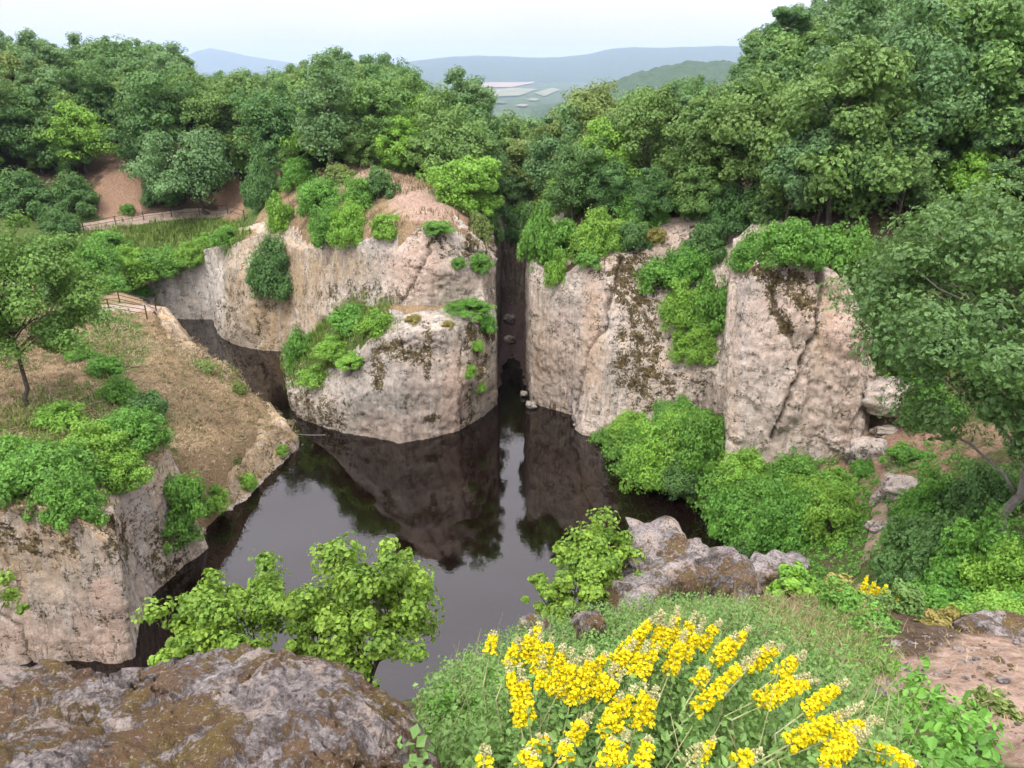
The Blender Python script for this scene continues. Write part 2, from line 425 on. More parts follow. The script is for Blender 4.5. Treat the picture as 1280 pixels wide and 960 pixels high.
H_LOWR = rbf([(6.9, 48, 0.8), (7.8, 44, 0.5), (8.6, 42.6, 0.4), (12.4, 39.6, 0.6), (13, 34, 0.8), (11.8, 24, 1.5), W(905, 585, 2.6), W(1060, 560, 4.6), W(1120, 545, 6), W(1100, 600, 5.2), W(1150, 590, 6.4), (10.5, 47, 2.2), (12.5, 46, 3),
              W(1090, 690, 8.2), W(1258, 688, 9), (30, 32, 11), (42, 26, 16), (28, 16, 14), (13, 14, 14.5), (60, 5, 24), (17, 30, 6.2), (20, 27, 8), (9, 14, 13.5), (5.5, 11.6, 15.5)] + fg)
H_RAMP = rbf([W(365, 490, 1.7), (-19.5, 58, 0.9), (-22, 68.2, 0.8), W(440, 430, 6.9), W(470, 416, 7.9), W(500, 405, 8.5), W(560, 400, 8.9), W(605, 397, 8.9), W(612, 386, 9), W(550, 388, 9), W(490, 384, 9.3), W(440, 376, 8.6),
              W(400, 408, 5), W(420, 450, 5.2), W(385, 440, 3.0), (-14, 51.5, 4), (-16.8, 54, 1.8)])
def sstep(a, b, x):
    t = np.clip((x - a) / (b - a), 0, 1); return t * t * (3 - 2 * t)
def H_near(x, y):
    h = H_MAIN(x, y)
    d = sdist(LOWR, x, y); h = h + (H_LOWR(x, y) - h) * sstep(-2.4, -1.4, d)
    d = sdist(RAMP, x, y); h = h + (H_RAMP(x, y) - h) * sstep(-2.0, -1.2, d)
    d = sdist(LAKE, x, y); h = h + (-4 - h) * sstep(-1.9, -1.0, d)
    return h
def H(x, y):
    x = np.asarray(x, float); y = np.asarray(y, float)
    r = np.hypot(x, y)
    # far country: the hill falls to a valley plain, 130 m below
    k = sstep(150, 420, r)
    farh = -120 + 6 * fbm(np.stack([x / 700, y / 700, 0 * x], -1), 3, 5)
    slope = 5 - sstep(120, 900, r) * 125
    h = np.zeros_like(r)
    m = k < 1
    if m.any():
        h[m] = H_near(x[m], y[m]) * (1 - k[m])
    behind = sstep(0, -60, y)
    fh = np.minimum(slope, 60) * (1 - behind) + 20 * behind
    return h + np.where(r > 900, farh * (1 - behind) + 20 * behind, fh) * k
def Hs(x, y):
    return float(H(np.array([x]), np.array([y]))[0])

def axis(lo, hi, step, lo_far, hi_far, g=1.13):
    c = list(np.arange(lo, hi + 1e-6, step))
    s, a = step, hi
    while a < hi_far:
        s *= g; a += s; c.append(a)
    s, a = step, lo; pre = []
    while a > lo_far:
        s *= g; a -= s; pre.append(a)
    return np.array(pre[::-1] + c)
gx = axis(-46, 42, 0.56, -13000, 13000)
gy = axis(-5, 100, 0.56, -2000, 14000)
GX, GY = np.meshgrid(gx, gy)
GZ = H(GX, GY)
nearm = np.hypot(GX, GY) < 300
lk = sdist(LAKE, GX, GY)
GZ = GZ + np.where(nearm & (lk < -0.3), 0.16 * fbm(np.stack([GX, GY, GX * 0], -1) * 0.9, 4, 3) + 0.35 * fbm(np.stack([GX, GY, GX * 0], -1) * 0.16, 2, 9) * (lk < -3), 0)
V = np.stack([GX, GY, GZ], -1).reshape(-1, 3)
PX, PY = proj(V)
def blob(px, py, cx, cy, rx, ry, rot=0.0, soft=0.35):
    c, s = math.cos(rot), math.sin(rot)
    dx, dy = px - cx, py - cy
    e = np.hypot((dx * c + dy * s) / rx, (-dx * s + dy * c) / ry)
    return np.clip((1 - e) / soft + 0.5, 0, 1)
def inbox(lox, hix, loy, hiy):
    return ((V[:, 0] > lox) & (V[:, 0] < hix) & (V[:, 1] > loy) & (V[:, 1] < hiy)).astype(float)
def pxy(lst, m=1.0):
    r = 0
    for q in lst:
        q = tuple(q) + ((0.0,) if len(q) == 4 else ())
        r = np.maximum(r, blob(PX, PY, *q, 0.9))
    return r * m
left_zone = inbox(-48, -14, 24, 66)
fg_zone = inbox(-3, 12, 0.3, 14)
at = {}
at['dry'] = np.maximum(np.maximum(left_zone, inbox(-32, -2, 52, 84) * 0.62), pxy([(860, 740, 190, 60), (960, 760, 140, 60)]) * fg_zone)
at['grass'] = np.maximum.reduce([pxy([(90, 560, 140, 80, -0.3), (150, 430, 40, 40), (350, 560, 30, 30), (310, 600, 40, 30)]) * left_zone * 0.8, inbox(-60, -26, 66, 92) * 0.75,
                                 inbox(-22, -8, 50, 69) * pxy([(420, 440, 80, 70)]), fg_zone * pxy([(1000, 830, 150, 50), (700, 880, 200, 100), (1150, 940, 130, 60)]) * 0.9,
                                 inbox(5, 40, 16, 48) * 0.55, inbox(-8, 40, -25, 17) * 0.75])
at['red'] = np.maximum.reduce([pxy([(150, 245, 32, 42), (290, 250, 20, 26), (560, 262, 40, 34), (1130, 560, 60, 60)]), inbox(14, 26, 33, 42) * 0.5])
at['pink'] = np.maximum(fg_zone * pxy([(1190, 870, 110, 46, 0.2), (1230, 820, 60, 26), (1290, 880, 80, 70), (1080, 830, 40, 22)]), inbox(-22, -4, 52, 80) * pxy([(535, 250, 60, 34, 0.5), (420, 222, 60, 14)]) * 0.9)
at['far'] = sstep(150, 260, np.hypot(V[:, 0], V[:, 1]))
ground_me = mesh_np('ground', V, grid_faces(*GX.shape), M_GROUND, True, at)
ground = tag(link('ground', ground_me), kind='structure')
BV, BF = [V], [grid_faces(*GX.shape)]

# the near slope the camera stands over, in finer relief
nx_ = np.arange(-1.6, 10.5, 0.062); ny_ = np.arange(0.2, 13.4, 0.062)
NX, NY = np.meshgrid(nx_, ny_)
P3 = np.stack([NX, NY, NX * 0], -1)
NZ = H_LOWR(NX, NY) + 0.16 * fbm(P3 * 0.9, 4, 3) + 0.05 + 0.06 * fbm(P3 * 3.0, 4, 31) + 0.03 * facets(P3 * 4.0, 33)[0] + 0.015 * fbm(P3 * 14, 3, 35)
ed = np.minimum.reduce([NX + 1.6, 10.5 - NX, NY - 0.2, 13.4 - NY, (sdist(LAKE, NX, NY) * -1 - 0.35) * 1.2])
NZ = NZ - 1.2 * sstep(0.5, 0.0, ed) - 6.0 * sstep(0.0, -0.6, ed)
V = np.stack([NX, NY, NZ], -1).reshape(-1, 3)
PX, PY = proj(V)
one = np.ones(len(V))
nat = {'dry': pxy([(860, 740, 190, 60), (960, 760, 140, 60)]), 'grass': pxy([(1000, 830, 150, 50), (700, 880, 200, 100), (1150, 940, 130, 60)]) * 0.8, 'red': pxy([(1050, 770, 60, 40), (1000, 760, 90, 30)]) * 0.7,
       'pink': pxy([(1190, 870, 120, 46, 0.2), (1230, 820, 60, 26), (1290, 880, 90, 70), (1080, 830, 40, 22)]), 'far': 0 * one}
nat['grass'] = np.maximum(nat['grass'], 0.75 * sstep(1330, 1420, PX))
near_me = mesh_np('near_slope', V, grid_faces(*NX.shape), M_GROUND, True, nat)
tag(link('ground', near_me), kind='structure')
BV.append(V); BF.append(grid_faces(*NX.shape))

# ------------------------------------------------------------------ water
wv = np.array([(-48, -2, 0), (22, -2, 0), (22, 84, 0), (-48, 84, 0)], float)
water = tag(link('water', mesh_np('water', wv, [[0, 1, 2, 3]], M_WATER)), kind='structure')

# ------------------------------------------------------------------ cliffs
def interp_rows(P, n):
    """P (k, m, 3) -> resample the first axis to n, evenly along the mean arc length"""
    seg = np.linalg.norm(np.diff(P, axis=0), axis=-1).mean(1)
    s = np.r_[0, np.cumsum(seg)]
    q = np.linspace(0, s[-1], n)
    idx = np.clip(np.searchsorted(s, q, 'right') - 1, 0, len(s) - 2)
    t = ((q - s[idx]) / np.maximum(seg[idx], 1e-9))[:, None, None]
    return P[idx] * (1 - t) + P[idx + 1] * t
def smooth_axis(P, k, ax):
    for _ in range(k):
        Q = P.copy()
        if ax == 0: Q[1:-1] = P[1:-1] * 0.5 + (P[:-2] + P[2:]) * 0.25
        else: Q[:, 1:-1] = P[:, 1:-1] * 0.5 + (P[:, :-2] + P[:, 2:]) * 0.25
        P = Q
    return P
def polydist(px, py, pl):
    d = np.full(px.shape, 1e9)
    for (ax, ay), (bx, by) in zip(pl[:-1], pl[1:]):
        ex, ey = bx - ax, by - ay
        t = np.clip(((px - ax) * ex + (py - ay) * ey) / (ex * ex + ey * ey + 1e-9), 0, 1)
        d = np.minimum(d, np.hypot(px - ax - ex * t, py - ay - ey * t))
    return d
def cliff(name, cols, mat, label, cat='cliff', res=0.16, amp=(0.35, 0.12, 0.04), lap=(1.6, 3.6), stains=None, cracks=(), bulges=(), seed=1, sm=2, kind=None, lapz=0.12, hf=None, fac=0.25, fsc=1.0, lapo=0.0):
    """cols: one list of 3-D points (foot ... rim) per column, left to right as seen from outside"""
    P = np.array([[np.asarray(p, float) for p in c] for c in cols])      # (ncol, nrow, 3)
    L = np.linalg.norm(np.diff(P, axis=0), axis=-1).mean(1).sum()
    Hh = np.linalg.norm(np.diff(P, axis=1), axis=-1).mean(0).sum()
    n, m = max(8, int(L / res)), max(6, int(Hh / res))
    G = interp_rows(P, n)
    G = interp_rows(G.transpose(1, 0, 2), m).transpose(1, 0, 2)
    G = smooth_axis(G, sm, 0); G = smooth_axis(G, max(1, sm // 2), 1)
    def normals(G):
        du = np.gradient(G, axis=0); dv = np.gradient(G, axis=1)
        N = np.cross(du, dv); return N / np.maximum(np.linalg.norm(N, axis=-1, keepdims=True), 1e-9)
    N = normals(G)
    N = smooth_axis(smooth_axis(N, 6, 0), 6, 1)
    px, py = proj(G)
    fade = np.ones((n, m)); fade[0] = fade[-1] = 0.3
    d = 0.45 * amp[0] * fbm(G * 0.28, 3, seed) + amp[1] * 0.5 * fbm(G * np.array((1.2, 1.2, 0.7)), 4, seed + 3) + amp[2] * fbm(G * 3.5, 3, seed + 7)
    # quarried faces: bedding steps and faint upright tool bands
    if fac:
        f1, e1 = facets(G * np.array((0.55, 0.55, 0.34)) * fsc, seed + 40); f2, e2 = facets(G * np.array((1.9, 1.9, 1.3)) * fsc, seed + 50)
        keepm = sstep(-0.15, 0.25, fbm(G * 0.3 * fsc, 2, seed + 60))          # some stretches were sawn flat
        d = d + fac * ((0.24 * f1) + 0.26 * f2 * (0.12 + 0.88 * keepm)) / fsc
    # upright tool grooves
    d = d + amp[2] * 0.6 * fbm(G * np.array((4.0, 4.0, 0.25)), 2, seed + 11)
    crack = np.zeros((n, m))
    for pl, w, dep in cracks:
        jig = 7.0 * fbm(G * 1.3, 4, seed + 20, 0.65); w = w * 0.55 * (1 + 0.5 * fbm(G * 0.7, 2, seed + 21)); dep = dep * 0.8
        q = np.exp(-((polydist(px + jig, py + jig * 0.5, pl) / w) ** 2))
        d = d - dep * q; crack = np.maximum(crack, q ** 2)
    for (cx, cy, rx, ry, rot, h) in bulges:
        d = d + h * blob(px, py, cx, cy, rx, ry, rot, 0.5)
    G = G + N * (d * fade)[..., None]
    # lap on to the ground behind the rim
    rim = G[:, -1]
    nh = N[:, int(m * 0.6):].mean(1).copy(); nh[:, 2] = 0
    nh /= np.maximum(np.linalg.norm(nh, axis=-1, keepdims=True), 1e-6)
    for _ in range(80): nh[1:-1] = nh[1:-1] * .5 + (nh[:-2] + nh[2:]) * .25
    rows = [G]
    if lap:
        steps = max(3, int(lap[1] / (res * 2)))
        for k in range(1, steps + 1):
            t = k / steps
            q = rim - nh * (lap[1] * t)
            hz = (hf or H_MAIN)(q[:, 0], q[:, 1])
            w_ = sstep(0, 1, np.clip(lap[1] * t / lap[0], 0, 1))
            low = np.maximum(hz, rim[:, 2] - 1.2)
            q[:, 2] = rim[:, 2] * (1 - w_) + (np.minimum(low, rim[:, 2] + 1.5) + lapz) * w_ + 0.10 * fbm(q * 1.2, 3, seed + 5)
            if k == steps: q[:, 2] -= 0.9
            rows.append(q[:, None])
    A = np.concatenate(rows, 1)
    Vv = A.reshape(-1, 3)
    px, py = proj(Vv)
    att = {k: np.zeros(len(Vv)) for k in ('moss', 'grey', 'ochre', 'pink', 'white', 'crack')}
    for key, lst in (stains or {}).items():
        for q in lst:
            if isinstance(q, (int, float)): att[key] = np.maximum(att[key], q)
            else:
                f = q[6] if len(q) > 6 else 1.0
                att[key] = np.maximum(att[key], f * blob(px, py, *q[:4], q[4] if len(q) > 4 else 0, q[5] if len(q) > 5 else 0.7))
    if lapo:
        oc = att['ochre'].reshape(A.shape[:2]); oc[:, m - 2:] = lapo; att['ochre'] = oc.ravel()
        gr = att['grey'].reshape(A.shape[:2]); gr[:, m - 2:] = 0; att['grey'] = gr.ravel()
    ck = np.zeros(A.shape[:2]); ck[:, :m] = crack; att['crack'] = np.maximum(ck.ravel(), 0.85 * sstep(57.6, 61.5, Vv[:, 1]) * (np.abs(Vv[:, 0]) < 2.6) * (Vv[:, 2] < 11.5))  # cracks, plus a broad darker tone over the inner walls of the gap
    loc = Vv.mean(0); loc = np.array((loc[0], loc[1], Vv[:, 2].min()))
    fc = grid_faces(*A.shape[:2])[:, ::-1]
    o = link(name, mesh_np(name, Vv, fc, mat, True, att, loc=loc), loc=loc)
    BV.append(Vv); BF.append(fc)
    tag(o, label, cat, kind=kind)
    return o
B = -0.8     # depth of a foot under water

# left bank: near cliff, pale wall, gully, low rim, inlet rim
def col(foot, rim, mid=0.5, back=0.0):
    f, r = np.array(foot, float), np.array(rim, float)
    return [f, f * (1 - mid) + r * mid, r]
cliff('cliff_face', [
    col((-34, 25.5, B), (-34.5, 26.4, 8.6)), col((-26.5, 26.6, B), (-26.8, 27.6, 8.0)), col((-23.5, 27.0, B), F(0, 640, 28.2)), col((-21.6, 27.1, B), F(40, 627, 28.6)),
    col((-20.0, 27.1, B), F(90, 645, 28.2)), col((-18.7, 27.1, B), F(125, 672, 27.9)), col((-18.1, 27.4, B), F(151, 690, 28.0)), col((-18.5, 28.6, B), F(146, 672, 29.0)), col((-18.9, 30.2, B), F(140, 645, 30.6)), col((-19.2, 32, B), F(150, 615, 32.4)),
    col((-18.6, 33.8, B), F(185, 580, 34.6)), col((-17.9, 35.4, B), F(214, 560, 36.3)), col((-17.6, 36.2, B), F(222, 590, 37.2))], M_ROCKL,
    'big pale brown rock wall rising from the water behind the mossy boulder', res=0.105, amp=(0.5, 0.25, 0.06), seed=31, lap=(0.9, 2.3), lapz=-0.02, lapo=0.9,
    stains={'moss': [(40, 665, 60, 40, 0.4, 0.9, 0.5), (140, 680, 26, 40, 0, 0.8, 0.6), (205, 690, 26, 40, 0, .8, .6)], 'ochre': [(45, 690, 70, 60, 0, 0.9, 0.6), (200, 600, 20, 30, 0, 0.9, 0.5)], 'pink': [(128, 740, 18, 22, 0.5, 0.4), (135, 800, 22, 60, 0, 0.8, 0.8), (30, 800, 60, 30, 0, 0.9, 0.7), (100, 800, 14, 60, 0, 0.9, 0.6), (150, 640, 20, 40, 0, .9, .4)],
            'grey': [(90, 720, 50, 60, 0, 0.9, 0.6), (180, 680, 40, 60, 0, 0.9, 0.6)], 'white': [(160, 610, 30, 40, 0, 0.9, 0.5)]},
    cracks=[([(0, 770), (25, 785), (40, 830)], 3.0, 0.25)])
cliff('cliff_face', [
    col((-17.8, 35.6, B), F(222, 640, 36.9)), col((-17.3, 36.7, B), F(236, 660, 37.4)), col((-16.8, 38.4, B), F(262, 648, 39.2)), col((-16.3, 41.0, B), F(300, 620, 41.4)), col((-15.9, 45.0, B), F(338, 585, 45.3)),
    col((-15.7, 48.4, B), F(372, 546, 48.9)), col((-15.9, 50.2, B), F(368, 540, 50.6)), col((-17.2, 52.0, B), F(350, 521, 52.4)), col((-19.6, 53.4, B), F(322, 512, 53.6)), col((-20.9, 54.6, B), F(311, 492, 55.0)),
    col((-21.4, 56, B), F(304, 468, 56.2)), col((-24.3, 57.8, B), F(270, 452, 58.2)), col((-27.3, 60.2, B), F(238, 424, 60.6)), col((-28.4, 62.0, B), F(224, 404, 62.4)), col((-31.5, 64.2, B), F(190, 396, 64.6))], M_ROCKL,
    'low mossy rock rim edging the mown bank along the dark water', res=0.11, amp=(0.3, 0.2, 0.06), seed=41, lap=(0.9, 2.8), lapo=1.0,
    stains={'moss': [(220, 680, 60, 40, 0, .8, .55), (265, 455, 60, 30, 0, .8, .6), (320, 500, 20, 30, 0, .8, .5), (350, 570, 20, 30, 0, .9, .4)], 'ochre': [(240, 690, 60, 40, 0, .9, .4)], 'grey': [(330, 530, 60, 60, 0, 1, .7), (215, 412, 40, 30)]})
# far end of the inlet, ochre cliff and the upper tier of the middle rock
cliff('cliff_face', [
    col((-44, 78.5, B), F(110, 356, 79)), col((-40, 78.6, B), F(160, 346, 79)), col((-37, 78.6, B), F(200, 340, 79.2)), col((-34.6, 78.6, B), F(230, 334, 79.2)), col((-33.2, 78.6, B), F(252, 328, 79.2)), col((-32.8, 78.2, B), F(256, 314, 79.0))], M_ROCK,
    'grey weathered rock wall at the far end of the narrow inlet', res=0.16, amp=(0.25, 0.12, 0.05), seed=51,
    stains={'grey': [0.85], 'white': [(213, 360, 6, 30, 0, 0.8, .8), (262, 350, 12, 40, 0, .8, 1)], 'moss': [(150, 360, 40, 20, 0, .8, .55)]})
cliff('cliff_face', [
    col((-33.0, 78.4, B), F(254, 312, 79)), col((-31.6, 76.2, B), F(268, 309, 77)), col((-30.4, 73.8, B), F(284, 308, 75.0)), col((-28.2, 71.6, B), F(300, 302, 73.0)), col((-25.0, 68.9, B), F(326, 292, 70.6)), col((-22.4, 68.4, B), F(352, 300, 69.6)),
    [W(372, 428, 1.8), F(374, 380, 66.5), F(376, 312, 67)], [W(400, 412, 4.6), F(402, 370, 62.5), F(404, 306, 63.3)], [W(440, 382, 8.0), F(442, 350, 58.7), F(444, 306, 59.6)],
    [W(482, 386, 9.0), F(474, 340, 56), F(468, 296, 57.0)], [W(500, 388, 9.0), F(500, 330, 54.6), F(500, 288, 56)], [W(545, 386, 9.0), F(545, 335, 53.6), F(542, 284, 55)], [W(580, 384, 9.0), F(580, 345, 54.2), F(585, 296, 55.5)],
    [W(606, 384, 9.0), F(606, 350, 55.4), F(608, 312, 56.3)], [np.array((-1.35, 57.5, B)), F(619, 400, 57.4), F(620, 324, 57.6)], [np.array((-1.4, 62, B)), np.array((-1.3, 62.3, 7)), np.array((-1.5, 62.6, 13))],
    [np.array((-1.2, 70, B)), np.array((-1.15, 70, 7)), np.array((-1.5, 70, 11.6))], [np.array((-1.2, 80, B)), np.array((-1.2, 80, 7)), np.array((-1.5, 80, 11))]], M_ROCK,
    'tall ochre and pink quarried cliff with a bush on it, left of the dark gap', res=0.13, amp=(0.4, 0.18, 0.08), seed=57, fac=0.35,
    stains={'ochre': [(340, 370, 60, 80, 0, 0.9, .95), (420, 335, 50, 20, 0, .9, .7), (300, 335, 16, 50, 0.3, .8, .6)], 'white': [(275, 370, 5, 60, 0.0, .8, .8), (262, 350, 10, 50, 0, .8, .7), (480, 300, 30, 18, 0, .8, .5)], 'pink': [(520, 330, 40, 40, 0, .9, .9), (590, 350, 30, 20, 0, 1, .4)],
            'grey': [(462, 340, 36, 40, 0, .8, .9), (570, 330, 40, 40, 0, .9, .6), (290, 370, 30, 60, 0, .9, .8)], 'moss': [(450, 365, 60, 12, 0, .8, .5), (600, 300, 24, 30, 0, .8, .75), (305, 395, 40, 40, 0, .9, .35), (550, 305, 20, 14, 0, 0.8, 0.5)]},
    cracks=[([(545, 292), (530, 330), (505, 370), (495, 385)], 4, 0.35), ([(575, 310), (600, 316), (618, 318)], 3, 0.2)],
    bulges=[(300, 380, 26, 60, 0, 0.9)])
# front block
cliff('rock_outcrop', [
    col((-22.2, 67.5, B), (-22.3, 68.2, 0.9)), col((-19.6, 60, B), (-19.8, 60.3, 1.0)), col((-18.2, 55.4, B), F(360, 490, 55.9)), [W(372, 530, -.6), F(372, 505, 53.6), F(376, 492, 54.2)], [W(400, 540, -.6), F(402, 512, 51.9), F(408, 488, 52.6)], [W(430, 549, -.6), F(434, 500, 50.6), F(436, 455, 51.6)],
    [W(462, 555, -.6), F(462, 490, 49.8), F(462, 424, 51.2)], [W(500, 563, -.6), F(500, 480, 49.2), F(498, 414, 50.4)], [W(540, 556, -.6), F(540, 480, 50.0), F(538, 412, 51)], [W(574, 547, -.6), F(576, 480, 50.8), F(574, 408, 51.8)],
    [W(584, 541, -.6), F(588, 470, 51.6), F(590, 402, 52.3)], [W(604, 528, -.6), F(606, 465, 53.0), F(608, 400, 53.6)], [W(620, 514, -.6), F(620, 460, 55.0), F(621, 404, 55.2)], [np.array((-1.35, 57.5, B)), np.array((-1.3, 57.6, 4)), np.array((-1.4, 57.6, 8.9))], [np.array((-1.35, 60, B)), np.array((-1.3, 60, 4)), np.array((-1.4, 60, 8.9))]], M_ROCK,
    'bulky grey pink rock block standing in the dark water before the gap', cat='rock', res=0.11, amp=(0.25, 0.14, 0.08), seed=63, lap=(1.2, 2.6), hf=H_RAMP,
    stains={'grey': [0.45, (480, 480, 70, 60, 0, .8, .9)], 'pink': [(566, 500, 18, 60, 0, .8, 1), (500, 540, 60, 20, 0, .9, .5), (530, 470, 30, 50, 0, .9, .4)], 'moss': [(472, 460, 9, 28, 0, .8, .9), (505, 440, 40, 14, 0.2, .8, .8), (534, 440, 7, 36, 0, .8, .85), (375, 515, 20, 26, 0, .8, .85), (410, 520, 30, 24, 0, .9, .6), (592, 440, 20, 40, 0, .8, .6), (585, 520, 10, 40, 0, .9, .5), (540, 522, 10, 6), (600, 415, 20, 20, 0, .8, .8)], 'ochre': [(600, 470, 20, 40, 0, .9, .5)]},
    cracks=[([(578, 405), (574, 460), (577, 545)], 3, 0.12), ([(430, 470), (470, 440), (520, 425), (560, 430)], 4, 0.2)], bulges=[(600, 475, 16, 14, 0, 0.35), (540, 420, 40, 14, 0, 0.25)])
# right of the gap
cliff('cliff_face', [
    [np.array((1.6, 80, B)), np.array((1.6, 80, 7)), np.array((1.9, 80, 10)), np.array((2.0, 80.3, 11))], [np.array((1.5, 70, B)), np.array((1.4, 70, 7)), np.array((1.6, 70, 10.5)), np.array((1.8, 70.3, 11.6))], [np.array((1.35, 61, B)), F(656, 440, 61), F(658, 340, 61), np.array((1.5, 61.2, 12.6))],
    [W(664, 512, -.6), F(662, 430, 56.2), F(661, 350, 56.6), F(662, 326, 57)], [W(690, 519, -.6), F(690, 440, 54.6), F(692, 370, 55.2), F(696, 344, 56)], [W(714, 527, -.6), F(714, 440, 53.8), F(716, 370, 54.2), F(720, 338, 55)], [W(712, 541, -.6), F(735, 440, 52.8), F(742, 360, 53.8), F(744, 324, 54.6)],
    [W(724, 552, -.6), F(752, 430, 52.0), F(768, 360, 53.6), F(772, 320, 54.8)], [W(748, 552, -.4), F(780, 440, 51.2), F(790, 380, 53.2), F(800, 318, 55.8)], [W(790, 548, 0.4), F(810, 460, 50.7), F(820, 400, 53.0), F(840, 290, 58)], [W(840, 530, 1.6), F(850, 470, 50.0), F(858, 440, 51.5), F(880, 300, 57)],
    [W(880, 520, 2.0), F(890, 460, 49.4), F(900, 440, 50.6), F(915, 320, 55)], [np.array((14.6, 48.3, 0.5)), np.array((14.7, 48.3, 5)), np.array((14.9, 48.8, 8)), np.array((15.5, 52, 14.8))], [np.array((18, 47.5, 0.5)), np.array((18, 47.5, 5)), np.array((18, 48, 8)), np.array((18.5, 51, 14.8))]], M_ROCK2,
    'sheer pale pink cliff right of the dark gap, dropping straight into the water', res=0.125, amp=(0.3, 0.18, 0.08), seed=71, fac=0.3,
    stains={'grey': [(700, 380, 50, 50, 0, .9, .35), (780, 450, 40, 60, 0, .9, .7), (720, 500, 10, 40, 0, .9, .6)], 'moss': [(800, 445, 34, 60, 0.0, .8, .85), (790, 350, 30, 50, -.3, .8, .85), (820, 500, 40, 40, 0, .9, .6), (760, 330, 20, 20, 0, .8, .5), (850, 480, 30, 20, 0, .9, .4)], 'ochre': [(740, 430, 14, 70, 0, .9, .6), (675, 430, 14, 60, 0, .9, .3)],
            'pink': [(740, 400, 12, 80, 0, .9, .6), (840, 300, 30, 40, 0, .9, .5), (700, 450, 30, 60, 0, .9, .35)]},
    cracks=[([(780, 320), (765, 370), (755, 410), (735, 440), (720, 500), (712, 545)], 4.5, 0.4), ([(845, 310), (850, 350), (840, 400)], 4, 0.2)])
# tower
cliff('cliff_face', [
    [np.array((16.2, 50, -0.4)), np.array((16.3, 50, 6)), np.array((16.8, 50, 14.3))], [np.array((14.7, 46, -0.2)), np.array((14.9, 46, 7)), np.array((15.6, 46.4, 14.9))], [W(905, 640, 0.2), F(909, 470, 42.0), F(922, 356, 43.8)], [W(916, 640, 0.2), F(920, 470, 41.4), F(936, 334, 43.2)], [W(950, 630, 0.8), F(952, 450, 40.8), F(962, 326, 42.8)],
    [W(990, 615, 1.8), F(990, 450, 40.6), F(1000, 325, 42.6)], [W(1012, 605, 2.3), F(1015, 450, 40.9), F(1022, 332, 42.8)], [W(1035, 600, 2.6), F(1035, 450, 40.6), F(1042, 338, 42.4)], [W(1058, 592, 3.0), F(1062, 460, 40.5), F(1068, 370, 42.2)], [W(1072, 585, 3.3), F(1078, 480, 41), F(1084, 430, 42.0)], [W(1082, 560, 4.5), F(1090, 505, 42.0), F(1096, 470, 42.0)]], M_ROCK2,
    'pinkish upright rock tower with a jagged crack and dark moss at its top', res=0.11, amp=(0.3, 0.22, 0.09), seed=77, fac=0.6,
    stains={'pink': [(1000, 380, 30, 40, 0, .8, .6), (1055, 420, 30, 40, 0, .8, 1), (1000, 460, 110, 120, 0, .9, .3), (950, 400, 20, 40, 0, .8, .5), (1030, 500, 40, 60, 0, 1, .5)], 'moss': [(965, 350, 30, 14, 0.5, .7, 1.0), (975, 395, 10, 40, -.55, .7, 1.0), (1000, 365, 14, 40, -.5, .7, .8), (940, 335, 16, 12, 0, .7, .8)], 'grey': [(940, 380, 30, 50, 0, .8, .8), (930, 420, 20, 40, 0, .8, .5), (970, 350, 30, 20)], 'ochre': [(1035, 400, 14, 70, 0.15, .8, .7), (915, 500, 8, 80, 0, .8, .4)], 'white': [(950, 500, 30, 60, 0, .9, .35)]},
    cracks=[([(1024, 335), (1022, 385), (1010, 430), (1000, 465), (985, 500), (965, 550)], 4.5, 0.6), ([(962, 360), (975, 400), (992, 435)], 4, 0.25)],
    bulges=[(1060, 420, 26, 24, 0, 0.5), (1000, 390, 26, 30, 0, .4), (985, 500, 20, 40, 0.4, .3)])
# ------------------------------------------------------------------ rays against what has been built so far
def build_bvh():
    off, vs, fs = 0, [], []
    for v_, f_ in zip(BV, BF):
        vs.append(v_); fs.append(f_ + off); off += len(v_)
    return BVHTree.FromPolygons(np.concatenate(vs).tolist(), np.concatenate(fs).tolist())
BVH = build_bvh()
def hit(px, py):
    d = Vector(ray(px, py)).normalized()
    r = BVH.ray_cast(Vector((0, 0, CAM_H)), d, 4000)
    return np.array(r[0]) if r[0] is not None else D(px, py, 50)
def drop(x, y, z0=60):
    r = BVH.ray_cast(Vector((x, y, z0)), Vector((0, 0, -1)), 500)
    return r[0].z if r[0] is not None else Hs(x, y)

